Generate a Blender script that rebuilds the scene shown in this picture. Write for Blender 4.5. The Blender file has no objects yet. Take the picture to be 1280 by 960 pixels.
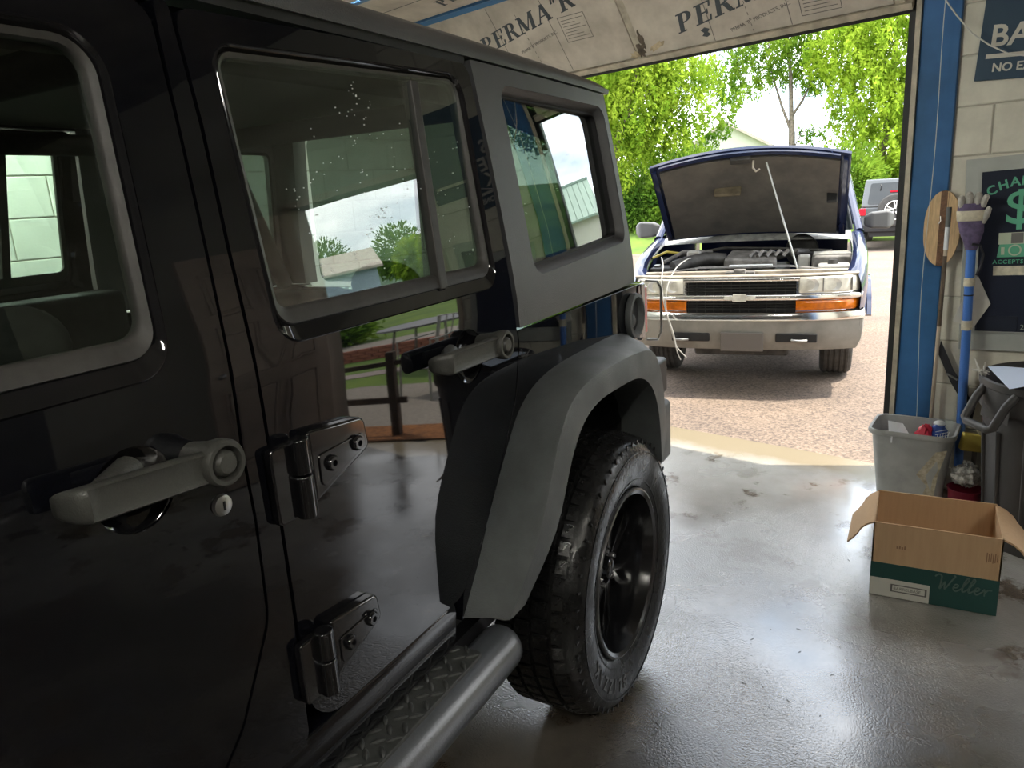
import bpy, bmesh, math, random
import numpy as np
from mathutils import Matrix, Vector
from mathutils.geometry import delaunay_2d_cdt

scene = bpy.context.scene
COL = scene.collection
rnd = random.Random(7)
pi = math.pi

# ------------------------------------------------------------------ camera
cam_d = bpy.data.cameras.new('camera')
cam = bpy.data.objects.new('camera', cam_d)
COL.objects.link(cam)
cr, cu, cf = (0.87575949, 0.47872813, -0.06216667), (-0.06490085, 0.24436489, 0.96750901), (-0.47836513, 0.84327052, -0.24507474)
cam.matrix_world = Matrix(((cr[0], cu[0], -cf[0], 0.66626), (cr[1], cu[1], -cf[1], -1.818202), (cr[2], cu[2], -cf[2], 1.479362), (0, 0, 0, 1)))
cam_d.sensor_width = 36.0
cam_d.lens = 907.6467 * 36 / 1280
cam_d.clip_start = 0.02
cam_d.clip_end = 2000
scene.camera = cam

# ------------------------------------------------------------------ sky, sun, exposure
scene.view_settings.view_transform = 'Standard'
scene.view_settings.look = 'None'
scene.view_settings.exposure = 0.3
scene.view_settings.gamma = 1.0
world = bpy.data.worlds.new('sky')
scene.world = world
world.use_nodes = True
wt = world.node_tree
wt.nodes.clear()
def wn(t, **k):
    n = wt.nodes.new(t)
    for a, b in k.items(): setattr(n, a, b)
    return n
w_tc = wn('ShaderNodeTexCoord')
w_sep = wn('ShaderNodeSeparateXYZ')
w_map = wn('ShaderNodeMapping'); w_map.inputs['Scale'].default_value = (1.3, 1.3, 3.6)
w_noise = wn('ShaderNodeTexNoise'); w_noise.inputs['Scale'].default_value = 2.4; w_noise.inputs['Detail'].default_value = 7; w_noise.inputs['Roughness'].default_value = 0.55
w_ramp = wn('ShaderNodeValToRGB')
w_ramp.color_ramp.elements[0].position = 0.30; w_ramp.color_ramp.elements[0].color = (0.62, 0.80, 1.05, 1)
w_ramp.color_ramp.elements[1].position = 0.60; w_ramp.color_ramp.elements[1].color = (2.2, 2.2, 2.2, 1)
_e = w_ramp.color_ramp.elements.new(0.44); _e.color = (1.25, 1.36, 1.5, 1)
w_bg = wn('ShaderNodeBackground'); w_bg.inputs['Strength'].default_value = 2.3
w_out = wn('ShaderNodeOutputWorld')
wt.links.new(w_tc.outputs['Generated'], w_map.inputs['Vector'])
wt.links.new(w_map.outputs['Vector'], w_noise.inputs['Vector'])
wt.links.new(w_noise.outputs['Fac'], w_ramp.inputs['Fac'])
wt.links.new(w_ramp.outputs['Color'], w_bg.inputs['Color'])
wt.links.new(w_bg.outputs['Background'], w_out.inputs['Surface'])

sun_d = bpy.data.lights.new('sun', 'SUN')
sun_d.energy = 7.0
sun_d.angle = 0.0093
sun_d.color = (1.0, 0.93, 0.80)
sun = bpy.data.objects.new('sun', sun_d)
COL.objects.link(sun)
_el = math.radians(67)
_sv = Vector((0.95 * math.cos(_el), 0.31 * math.cos(_el), math.sin(_el)))
sun.rotation_euler = _sv.to_track_quat('Z', 'Y').to_euler()
sun.location = (8, 4, 20)

# ------------------------------------------------------------------ materials
MATS = {}
def mat(name, color, rough=0.5, metal=0.0, ior=1.45, vary=0.0, vscale=8.0, color2=None, bump=0.0, bscale=60.0, coat=0.0, emit=0.0, rvary=0.0, stretch=None, detail=4.0, coatrough=0.05):
    m = bpy.data.materials.new(name)
    m.use_nodes = True
    nt = m.node_tree
    b = nt.nodes['Principled BSDF']
    c = (*color, 1.0)
    b.inputs['Base Color'].default_value = c
    b.inputs['Roughness'].default_value = rough
    b.inputs['Metallic'].default_value = metal
    b.inputs['IOR'].default_value = ior
    b.inputs['Coat Weight'].default_value = coat
    b.inputs['Coat Roughness'].default_value = coatrough
    if emit:
        b.inputs['Emission Color'].default_value = c
        b.inputs['Emission Strength'].default_value = emit
    vec = None
    if vary or bump or rvary or color2:
        tc = nt.nodes.new('ShaderNodeTexCoord')
        vec = tc.outputs['Object']
        if stretch:
            mp = nt.nodes.new('ShaderNodeMapping'); mp.inputs['Scale'].default_value = stretch
            nt.links.new(vec, mp.inputs['Vector']); vec = mp.outputs['Vector']
    if vary or color2:
        nz = nt.nodes.new('ShaderNodeTexNoise'); nz.inputs['Scale'].default_value = vscale; nz.inputs['Detail'].default_value = detail; nz.inputs['Roughness'].default_value = 0.6
        nt.links.new(vec, nz.inputs['Vector'])
        rp = nt.nodes.new('ShaderNodeValToRGB')
        c2 = color2 or tuple(max(0, x * (1 - vary)) for x in color)
        c1 = color if color2 else tuple(x * (1 + vary) for x in color)
        rp.color_ramp.elements[0].position = 0.35; rp.color_ramp.elements[0].color = (*c2, 1)
        rp.color_ramp.elements[1].position = 0.65; rp.color_ramp.elements[1].color = (*c1, 1)
        nt.links.new(nz.outputs['Fac'], rp.inputs['Fac'])
        nt.links.new(rp.outputs['Color'], b.inputs['Base Color'])
    if rvary:
        n3 = nt.nodes.new('ShaderNodeTexNoise'); n3.inputs['Scale'].default_value = vscale * 0.7; n3.inputs['Detail'].default_value = 5
        nt.links.new(vec, n3.inputs['Vector'])
        mr = nt.nodes.new('ShaderNodeMapRange'); mr.inputs['From Min'].default_value = 0.35; mr.inputs['From Max'].default_value = 0.65
        mr.inputs['To Min'].default_value = max(0.01, rough - rvary); mr.inputs['To Max'].default_value = min(1, rough + rvary)
        nt.links.new(n3.outputs['Fac'], mr.inputs['Value']); nt.links.new(mr.outputs['Result'], b.inputs['Roughness'])
    if bump:
        n2 = nt.nodes.new('ShaderNodeTexNoise'); n2.inputs['Scale'].default_value = bscale; n2.inputs['Detail'].default_value = 3
        nt.links.new(vec, n2.inputs['Vector'])
        bp = nt.nodes.new('ShaderNodeBump'); bp.inputs['Strength'].default_value = bump; bp.inputs['Distance'].default_value = 0.004
        nt.links.new(n2.outputs['Fac'], bp.inputs['Height']); nt.links.new(bp.outputs['Normal'], b.inputs['Normal'])
    MATS[name] = m
    return m

def glass_mat(name, tint, f0=0.07, mul=1.0):
    m = bpy.data.materials.new(name); m.use_nodes = True
    nt = m.node_tree; nt.nodes.clear()
    out = nt.nodes.new('ShaderNodeOutputMaterial')
    tr = nt.nodes.new('ShaderNodeBsdfTransparent'); tr.inputs['Color'].default_value = (*tint, 1)
    gl = nt.nodes.new('ShaderNodeBsdfGlossy'); gl.inputs['Roughness'].default_value = 0.0; gl.inputs['Color'].default_value = (1, 1, 1, 1)
    lw = nt.nodes.new('ShaderNodeLayerWeight'); lw.inputs['Blend'].default_value = 0.5
    pw = nt.nodes.new('ShaderNodeMath'); pw.operation = 'POWER'; pw.inputs[1].default_value = 4.0
    ma = nt.nodes.new('ShaderNodeMath'); ma.operation = 'MULTIPLY_ADD'; ma.inputs[1].default_value = (1 - f0) * mul; ma.inputs[2].default_value = f0
    mx = nt.nodes.new('ShaderNodeMixShader')
    nt.links.new(lw.outputs['Facing'], pw.inputs[0]); nt.links.new(pw.outputs[0], ma.inputs[0])
    nt.links.new(ma.outputs[0], mx.inputs['Fac']); nt.links.new(tr.outputs[0], mx.inputs[1]); nt.links.new(gl.outputs[0], mx.inputs[2])
    nt.links.new(mx.outputs[0], out.inputs['Surface'])
    return m

def leaf_mat(name, c1, c2):
    m = bpy.data.materials.new(name); m.use_nodes = True
    nt = m.node_tree; nt.nodes.clear()
    out = nt.nodes.new('ShaderNodeOutputMaterial')
    df = nt.nodes.new('ShaderNodeBsdfDiffuse'); tl = nt.nodes.new('ShaderNodeBsdfTranslucent'); mx = nt.nodes.new('ShaderNodeMixShader')
    mx.inputs['Fac'].default_value = 0.5
    tc = nt.nodes.new('ShaderNodeTexCoord'); nz = nt.nodes.new('ShaderNodeTexNoise'); nz.inputs['Scale'].default_value = 1.1; nz.inputs['Detail'].default_value = 6
    rp = nt.nodes.new('ShaderNodeValToRGB')
    rp.color_ramp.elements[0].position = 0.38; rp.color_ramp.elements[0].color = (*c1, 1)
    rp.color_ramp.elements[1].position = 0.62; rp.color_ramp.elements[1].color = (*c2, 1)
    nt.links.new(tc.outputs['Object'], nz.inputs['Vector']); nt.links.new(nz.outputs['Fac'], rp.inputs['Fac'])
    nt.links.new(rp.outputs['Color'], df.inputs['Color']); nt.links.new(rp.outputs['Color'], tl.inputs['Color'])
    nt.links.new(df.outputs[0], mx.inputs[1]); nt.links.new(tl.outputs[0], mx.inputs[2]); nt.links.new(mx.outputs[0], out.inputs['Surface'])
    return m

M_paint = mat('gloss_black_paint', (0.003, 0.0033, 0.005), 0.025, ior=1.65)
M_trimgloss = mat('gloss_black_trim', (0.006, 0.006, 0.007), 0.08, ior=1.8)
M_rubber = mat('grey_window_rubber', (0.036, 0.034, 0.031), 0.5, vary=0.2, vscale=30)
M_hardtop = mat('textured_hardtop', (0.055, 0.055, 0.058), 0.42, ior=1.6, bump=0.35, bscale=420, vary=0.12, vscale=6)
M_plastic = mat('moulded_grey_plastic', (0.105, 0.112, 0.112), 0.5, bump=0.3, bscale=350, vary=0.15, vscale=9, rvary=0.1)
M_dark = mat('black_plastic', (0.012, 0.012, 0.013), 0.45)
M_interior = mat('charcoal_cloth', (0.018, 0.018, 0.018), 0.9, vary=0.3, vscale=40)
M_headliner = mat('grey_headliner', (0.09, 0.088, 0.08), 0.9)
M_handle = mat('handle_plastic', (0.05, 0.05, 0.045), 0.42, bump=0.15, bscale=400)
M_tyre = mat('wet_tyre_rubber', (0.012, 0.012, 0.012), 0.32, vary=0.35, vscale=18, bump=0.35, bscale=90, rvary=0.16)
M_rim = mat('gloss_black_wheel', (0.008, 0.008, 0.009), 0.16, ior=1.7)
M_rimlip = mat('scuffed_wheel_lip', (0.05, 0.05, 0.05), 0.3, ior=1.7, vary=0.5, vscale=30)
M_chrome = mat('chrome', (0.88, 0.88, 0.88), 0.16, metal=1.0)
M_steel = mat('dull_steel', (0.45, 0.45, 0.44), 0.35, metal=1.0)
M_red = mat('red_lens', (0.45, 0.015, 0.03), 0.12, vary=0.25, vscale=40)
M_tubemat = mat('black_powder_coat', (0.075, 0.08, 0.088), 0.28, ior=1.7, bump=0.1, bscale=300)
M_pad = mat('step_rubber', (0.05, 0.052, 0.05), 0.5, vary=0.2, vscale=40)
M_glassf = glass_mat('front_window_glass', (0.90, 0.955, 0.91), 0.04, 0.75)
M_glassr = glass_mat('rear_window_glass', (0.76, 0.84, 0.79), 0.08, 1.5)
M_glassq = glass_mat('privacy_glass', (0.48, 0.54, 0.50), 0.08, 1.35)
M_drop = mat('water_drop', (0.75, 0.78, 0.78), 0.1, ior=1.33)
M_blue = mat('navy_blue_paint', (0.018, 0.026, 0.072), 0.12, ior=1.6, coat=0.2)
M_bumper = mat('weathered_grey_bumper', (0.225, 0.212, 0.19), 0.55, vary=0.18, vscale=6)
M_mirror = mat('mirror_grey', (0.10, 0.10, 0.10), 0.5)
M_plate = mat('brown_grey_plate_blank', (0.125, 0.11, 0.10), 0.6)
M_amber = mat('amber_lens', (0.52, 0.13, 0.006), 0.2, vary=0.2, vscale=30)
M_lamp = mat('hazy_headlamp_lens', (0.70, 0.68, 0.60), 0.2, vary=0.25, vscale=10, coat=0.6)
M_reflector = mat('lamp_reflector', (0.86, 0.86, 0.84), 0.35, metal=0.5)
M_engine = mat('engine_dark', (0.042, 0.040, 0.038), 0.5, vary=0.5, vscale=14)
M_engine2 = mat('engine_grey', (0.19, 0.18, 0.17), 0.5, vary=0.4, vscale=14)
M_dusty = mat('dusty_tan_metal', (0.34, 0.30, 0.25), 0.6, vary=0.3, vscale=8)
M_white = mat('white_plastic', (0.45, 0.44, 0.41), 0.5, vary=0.1, vscale=12)
M_pad_hood = mat('hood_insulation', (0.125, 0.113, 0.10), 0.95, vary=0.3, vscale=5, bump=0.4, bscale=40, color2=(0.08, 0.074, 0.07))
M_redwire = mat('red_cable', (0.35, 0.02, 0.04), 0.5)
M_greycar = mat('grey_car_paint', (0.11, 0.12, 0.125), 0.2, coat=0.5)
M_darkglass = mat('dark_car_glass', (0.015, 0.018, 0.018), 0.03, ior=1.6)
M_block = mat('cream_painted_block', (0.58, 0.55, 0.46), 0.65, vary=0.10, vscale=7, bump=0.35, bscale=90)
M_mortar = mat('painted_mortar', (0.42, 0.40, 0.33), 0.8, bump=0.3, bscale=90)
M_wallwhite = mat('white_painted_block', (0.80, 0.80, 0.75), 0.6, vary=0.05, vscale=9, bump=0.3, bscale=90)
M_ceiling = mat('dark_ceiling_boards', (0.16, 0.145, 0.12), 0.8, vary=0.3, vscale=3)
M_column = mat('blue_painted_steel', (0.035, 0.125, 0.30), 0.42, vary=0.2, vscale=4, color2=(0.02, 0.085, 0.20))
M_tan = mat('tan_track_steel', (0.42, 0.37, 0.29), 0.5, vary=0.25, vscale=12)
M_black = mat('black_seal', (0.012, 0.012, 0.013), 0.6)
M_foam = mat('dusty_foil_board', (0.60, 0.54, 0.46), 0.42, metal=0.15, vary=0.22, vscale=5, bump=0.15, bscale=25, color2=(0.42, 0.37, 0.31))
M_ink = mat('dark_print', (0.05, 0.06, 0.07), 0.6)
M_ink2 = mat('thin_print', (0.14, 0.13, 0.12), 0.6)
M_bluerail = mat('blue_door_rail', (0.05, 0.17, 0.36), 0.4)
M_card = mat('corrugated_card', (0.56, 0.37, 0.21), 0.85, vary=0.10, vscale=6, color2=(0.52, 0.34, 0.19), stretch=(14, 14, 1.2))
M_cardgreen = mat('dark_green_print', (0.012, 0.06, 0.052), 0.5)
M_label = mat('white_label', (0.62, 0.61, 0.54), 0.6)
M_scrawl = mat('pale_grey_script', (0.10, 0.14, 0.12), 0.55)
M_bin = mat('grey_bin_plastic', (0.36, 0.37, 0.36), 0.5, vary=0.12, vscale=9)
M_grime = mat('torn_cream_label', (0.55, 0.50, 0.38), 0.8, vary=0.3, vscale=40, color2=(0.30, 0.26, 0.18))
M_trash = mat('black_trash_can', (0.042, 0.040, 0.040), 0.5, vary=0.3, vscale=5, stretch=(1, 1, 0.3))
M_paper = mat('pale_blue_paper', (0.62, 0.70, 0.85), 0.7)
M_paperw = mat('white_paper', (0.78, 0.80, 0.82), 0.7)
M_bluepole = mat('bright_blue_pole', (0.06, 0.17, 0.50), 0.3)
M_tape = mat('masking_tape', (0.55, 0.50, 0.38), 0.7, vary=0.15, vscale=50)
M_cloth = mat('grey_rag', (0.50, 0.48, 0.42), 0.9, vary=0.1, vscale=9)
M_glove = mat('purple_glove', (0.10, 0.075, 0.14), 0.85, vary=0.3, vscale=40)
M_finger = mat('grey_glove_fingers', (0.40, 0.38, 0.34), 0.85, vary=0.2, vscale=30)
M_wood1 = mat('light_maple', (0.58, 0.40, 0.22), 0.45, vary=0.15, vscale=20, stretch=(10, 10, 1))
M_wood2 = mat('dark_walnut', (0.13, 0.065, 0.035), 0.45, vary=0.4, vscale=60)
M_stick = mat('worn_wood_handle', (0.46, 0.39, 0.30), 0.6, vary=0.4, vscale=30, stretch=(1, 1, 0.1))
M_panel = mat('change_panel_navy', (0.012, 0.015, 0.028), 0.35)
M_surround = mat('grey_sheet_metal', (0.36, 0.37, 0.34), 0.5, vary=0.1, vscale=5)
M_green = mat('green_print', (0.10, 0.36, 0.22), 0.6)
M_bill = mat('pale_bill_print', (0.42, 0.46, 0.34), 0.7)
M_signblue = mat('sign_navy', (0.02, 0.045, 0.075), 0.5)
M_signtext = mat('sign_cream', (0.52, 0.49, 0.42), 0.6)
M_cable = mat('white_cable', (0.55, 0.53, 0.48), 0.5)
M_strap = mat('black_webbing', (0.012, 0.012, 0.016), 0.7)
M_redp = mat('red_wrapper', (0.55, 0.02, 0.05), 0.35)
M_bluep = mat('blue_wrapper', (0.03, 0.08, 0.33), 0.35)
M_film = mat('crumpled_clear_film', (0.45, 0.45, 0.43), 0.15, vary=0.5, vscale=60)
M_yellow = mat('yellow_plastic', (0.50, 0.40, 0.08), 0.4)
M_maroon = mat('maroon_plastic', (0.22, 0.012, 0.035), 0.4)
M_browndoor = mat('brown_door_paint', (0.46, 0.37, 0.30), 0.45, vary=0.1, vscale=4)
M_tubelight = mat('fluorescent_tube', (1.0, 0.97, 0.88), 0.5, emit=105.0)
M_filltube = mat('fill_tube', (0.97, 1.0, 0.93), 0.5, emit=420.0)  # emitter of the fill lights added in the left aisle
M_fixture = mat('white_fixture', (0.75, 0.75, 0.72), 0.5)
M_bark = mat('tree_bark', (0.17, 0.14, 0.11), 0.9, vary=0.4, vscale=12)
M_leafa = leaf_mat('bright_leaves', (0.14, 0.26, 0.02), (0.38, 0.50, 0.055))
M_leafb = leaf_mat('mid_leaves', (0.09, 0.20, 0.022), (0.28, 0.41, 0.05))
M_leafc = leaf_mat('deep_leaves', (0.07, 0.16, 0.025), (0.19, 0.32, 0.045))
M_leafy = leaf_mat('yellow_green_leaves', (0.20, 0.33, 0.028), (0.46, 0.60, 0.065))
M_grass = mat('lawn_green', (0.13, 0.20, 0.025), 0.9, vary=0.25, vscale=0.9, color2=(0.07, 0.13, 0.02), bump=0.5, bscale=30)
M_hill = mat('wooded_hill', (0.035, 0.075, 0.035), 0.95, vary=0.35, vscale=0.12, detail=8)
M_siding = mat('white_siding', (0.50, 0.49, 0.43), 0.7)
M_roof = mat('pale_roof_shingles', (0.42, 0.36, 0.31), 0.8, vary=0.15, vscale=3)
M_housegrey = mat('grey_siding', (0.33, 0.40, 0.46), 0.7)
M_mulch = mat('orange_mulch', (0.24, 0.095, 0.028), 0.9, vary=0.4, vscale=30, bump=0.8, bscale=60)
M_gravel = mat('pale_gravel', (0.26, 0.23, 0.195), 0.9, vary=0.25, vscale=60, bump=0.6, bscale=90)
M_brick = mat('red_brick', (0.30, 0.11, 0.075), 0.85, vary=0.25, vscale=8)
M_post = mat('weathered_post', (0.10, 0.075, 0.055), 0.85, vary=0.3, vscale=20)
M_mesh = mat('grey_patio_metal', (0.16, 0.16, 0.17), 0.45, vary=0.2, vscale=60)
M_rose = mat('pale_patio_stone', (0.30, 0.25, 0.23), 0.85, vary=0.2, vscale=20)
M_twig = mat('dark_twigs', (0.02, 0.016, 0.012), 0.8)

def node_mat_floor():
    m = bpy.data.materials.new('wet_concrete'); m.use_nodes = True
    nt = m.node_tree; b = nt.nodes['Principled BSDF']; L = nt.links.new
    tc = nt.nodes.new('ShaderNodeTexCoord')
    def noise(s, d=5, r=0.6):
        n = nt.nodes.new('ShaderNodeTexNoise'); n.inputs['Scale'].default_value = s; n.inputs['Detail'].default_value = d; n.inputs['Roughness'].default_value = r
        L(tc.outputs['Object'], n.inputs['Vector']); return n.outputs['Fac']
    def ramp(f, a, b_, ca, cb):
        r = nt.nodes.new('ShaderNodeValToRGB'); r.color_ramp.elements[0].position = a; r.color_ramp.elements[1].position = b_
        r.color_ramp.elements[0].color = (*ca, 1); r.color_ramp.elements[1].color = (*cb, 1); L(f, r.inputs['Fac']); return r.outputs['Color']
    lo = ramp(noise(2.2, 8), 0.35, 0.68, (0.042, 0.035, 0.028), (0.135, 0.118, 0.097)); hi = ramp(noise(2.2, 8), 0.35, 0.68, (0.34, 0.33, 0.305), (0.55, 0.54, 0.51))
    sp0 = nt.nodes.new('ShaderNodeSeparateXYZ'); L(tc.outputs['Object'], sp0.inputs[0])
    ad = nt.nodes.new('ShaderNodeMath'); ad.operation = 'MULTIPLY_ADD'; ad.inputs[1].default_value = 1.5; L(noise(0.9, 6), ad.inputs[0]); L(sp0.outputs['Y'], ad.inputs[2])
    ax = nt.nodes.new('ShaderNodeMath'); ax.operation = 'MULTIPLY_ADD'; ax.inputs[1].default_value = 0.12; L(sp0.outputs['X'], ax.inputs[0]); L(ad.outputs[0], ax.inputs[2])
    pale = nt.nodes.new('ShaderNodeMapRange'); pale.inputs['From Min'].default_value = -1.1; pale.inputs['From Max'].default_value = 0.4; L(ax.outputs[0], pale.inputs['Value'])  # paler towards the door: sky sheen put into the colour, darker stained inside
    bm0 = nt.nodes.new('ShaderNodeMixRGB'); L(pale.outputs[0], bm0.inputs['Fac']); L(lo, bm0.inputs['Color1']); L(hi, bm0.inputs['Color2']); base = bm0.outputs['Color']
    dirt = ramp(noise(3.0, 7, 0.68), 0.545, 0.60, (0, 0, 0), (1, 1, 1))
    mx = nt.nodes.new('ShaderNodeMixRGB'); mx.inputs['Color2'].default_value = (0.085, 0.060, 0.036, 1)
    spots = None
    dn = noise(16, 6, 0.7)
    for (cx_, cy_, rad, amt) in ((-0.17, -1.13, 0.30, 1.0), (-0.55, -0.30, 0.20, 0.45), (0.62, -1.72, 0.35, 0.7), (-0.62, -1.0, 0.12, 0.5)):
        vd = nt.nodes.new('ShaderNodeVectorMath'); vd.operation = 'DISTANCE'; vd.inputs[1].default_value = (cx_, cy_, 0); L(tc.outputs['Object'], vd.inputs[0])
        m1 = nt.nodes.new('ShaderNodeMapRange'); m1.inputs['From Min'].default_value = rad; m1.inputs['From Max'].default_value = 0.0; m1.inputs['To Min'].default_value = -0.30; m1.inputs['To Max'].default_value = 0.22; L(vd.outputs['Value'], m1.inputs['Value'])
        m2 = nt.nodes.new('ShaderNodeMath'); m2.operation = 'ADD'; L(m1.outputs[0], m2.inputs[0]); L(dn, m2.inputs[1])
        m3 = nt.nodes.new('ShaderNodeMapRange'); m3.inputs['From Min'].default_value = 0.50; m3.inputs['From Max'].default_value = 0.60; m3.inputs['To Max'].default_value = amt; L(m2.outputs[0], m3.inputs['Value'])
        if spots is None: spots = m3.outputs[0]
        else:
            m4 = nt.nodes.new('ShaderNodeMath'); m4.operation = 'MAXIMUM'; L(spots, m4.inputs[0]); L(m3.outputs[0], m4.inputs[1]); spots = m4.outputs[0]
    m5 = nt.nodes.new('ShaderNodeMath'); m5.operation = 'MAXIMUM'
    mf = nt.nodes.new('ShaderNodeMath'); mf.operation = 'MULTIPLY'; mf.inputs[1].default_value = 0.85
    L(dirt, m5.inputs[0]); L(spots, m5.inputs[1]); L(m5.outputs[0], mf.inputs[0]); L(mf.outputs[0], mx.inputs['Fac']); L(base, mx.inputs['Color1']); L(mx.outputs['Color'], b.inputs['Base Color'])
    sp_ = nt.nodes.new('ShaderNodeSeparateXYZ'); L(tc.outputs['Object'], sp_.inputs[0])
    nd = nt.nodes.new('ShaderNodeMath'); nd.operation = 'MULTIPLY_ADD'; nd.inputs[1].default_value = 0.35; L(noise(3.0, 4), nd.inputs[0]); L(sp_.outputs['Y'], nd.inputs[2])
    dry = nt.nodes.new('ShaderNodeMapRange'); dry.inputs['From Min'].default_value = 0.0; dry.inputs['From Max'].default_value = 0.16; L(nd.outputs[0], dry.inputs['Value'])
    mx2 = nt.nodes.new('ShaderNodeMixRGB'); mx2.inputs['Color2'].default_value = (0.25, 0.21, 0.148, 1); L(dry.outputs[0], mx2.inputs['Fac']); L(mx.outputs['Color'], mx2.inputs['Color1']); L(mx2.outputs['Color'], b.inputs['Base Color'])
    cw = nt.nodes.new('ShaderNodeMath'); cw.operation = 'MULTIPLY_ADD'; cw.inputs[1].default_value = -1.0; cw.inputs[2].default_value = 1.0; L(dry.outputs[0], cw.inputs[0]); L(cw.outputs[0], b.inputs['Coat Weight'])
    wet = ramp(noise(1.1, 4, 0.55), 0.40, 0.60, (0.30, 0.30, 0.30), (0.06, 0.06, 0.06))
    L(wet, b.inputs['Roughness'])
    b.inputs['IOR'].default_value = 1.55
    b.inputs['Coat Weight'].default_value = 1.0; b.inputs['Coat IOR'].default_value = 1.85
    cr_ = ramp(noise(1.1, 4, 0.55), 0.42, 0.6, (0.28, 0.28, 0.28), (0.03, 0.03, 0.03)); L(cr_, b.inputs['Coat Roughness'])
    bp = nt.nodes.new('ShaderNodeBump'); bp.inputs['Distance'].default_value = 0.0022
    bs = ramp(noise(1.3, 3, 0.5), 0.40, 0.62, (0.9, 0.9, 0.9), (0.10, 0.10, 0.10)); L(bs, bp.inputs['Strength'])
    L(noise(150, 2), bp.inputs['Height']); L(bp.outputs['Normal'], b.inputs['Normal']); L(bp.outputs['Normal'], b.inputs['Coat Normal'])
    return m
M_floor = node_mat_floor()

def node_mat_asphalt():
    m = bpy.data.materials.new('dry_asphalt'); m.use_nodes = True
    nt = m.node_tree; b = nt.nodes['Principled BSDF']; L = nt.links.new
    tc = nt.nodes.new('ShaderNodeTexCoord')
    n = nt.nodes.new('ShaderNodeTexNoise'); n.inputs['Scale'].default_value = 55; n.inputs['Detail'].default_value = 4; n.inputs['Roughness'].default_value = 0.75
    n2 = nt.nodes.new('ShaderNodeTexNoise'); n2.inputs['Scale'].default_value = 1.2; n2.inputs['Detail'].default_value = 5
    r = nt.nodes.new('ShaderNodeValToRGB'); r.color_ramp.elements[0].position = 0.36; r.color_ramp.elements[1].position = 0.66
    r.color_ramp.elements[0].color = (0.085, 0.064, 0.051, 1); r.color_ramp.elements[1].color = (0.31, 0.235, 0.18, 1)
    r2 = nt.nodes.new('ShaderNodeValToRGB'); r2.color_ramp.elements[0].position = 0.35; r2.color_ramp.elements[1].position = 0.7
    r2.color_ramp.elements[0].color = (0.72, 0.72, 0.75, 1); r2.color_ramp.elements[1].color = (1.1, 1.08, 1.05, 1)
    mx = nt.nodes.new('ShaderNodeMixRGB'); mx.blend_type = 'MULTIPLY'; mx.inputs['Fac'].default_value = 1
    L(tc.outputs['Object'], n.inputs['Vector']); L(tc.outputs['Object'], n2.inputs['Vector'])
    L(n.outputs['Fac'], r.inputs['Fac']); L(n2.outputs['Fac'], r2.inputs['Fac']); L(r.outputs['Color'], mx.inputs['Color1']); L(r2.outputs['Color'], mx.inputs['Color2'])
    L(mx.outputs['Color'], b.inputs['Base Color']); b.inputs['Roughness'].default_value = 0.9
    bp = nt.nodes.new('ShaderNodeBump'); bp.inputs['Strength'].default_value = 0.5; bp.inputs['Distance'].default_value = 0.004
    L(n.outputs['Fac'], bp.inputs['Height']); L(bp.outputs['Normal'], b.inputs['Normal'])
    return m
M_asphalt = node_mat_asphalt()

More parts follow.
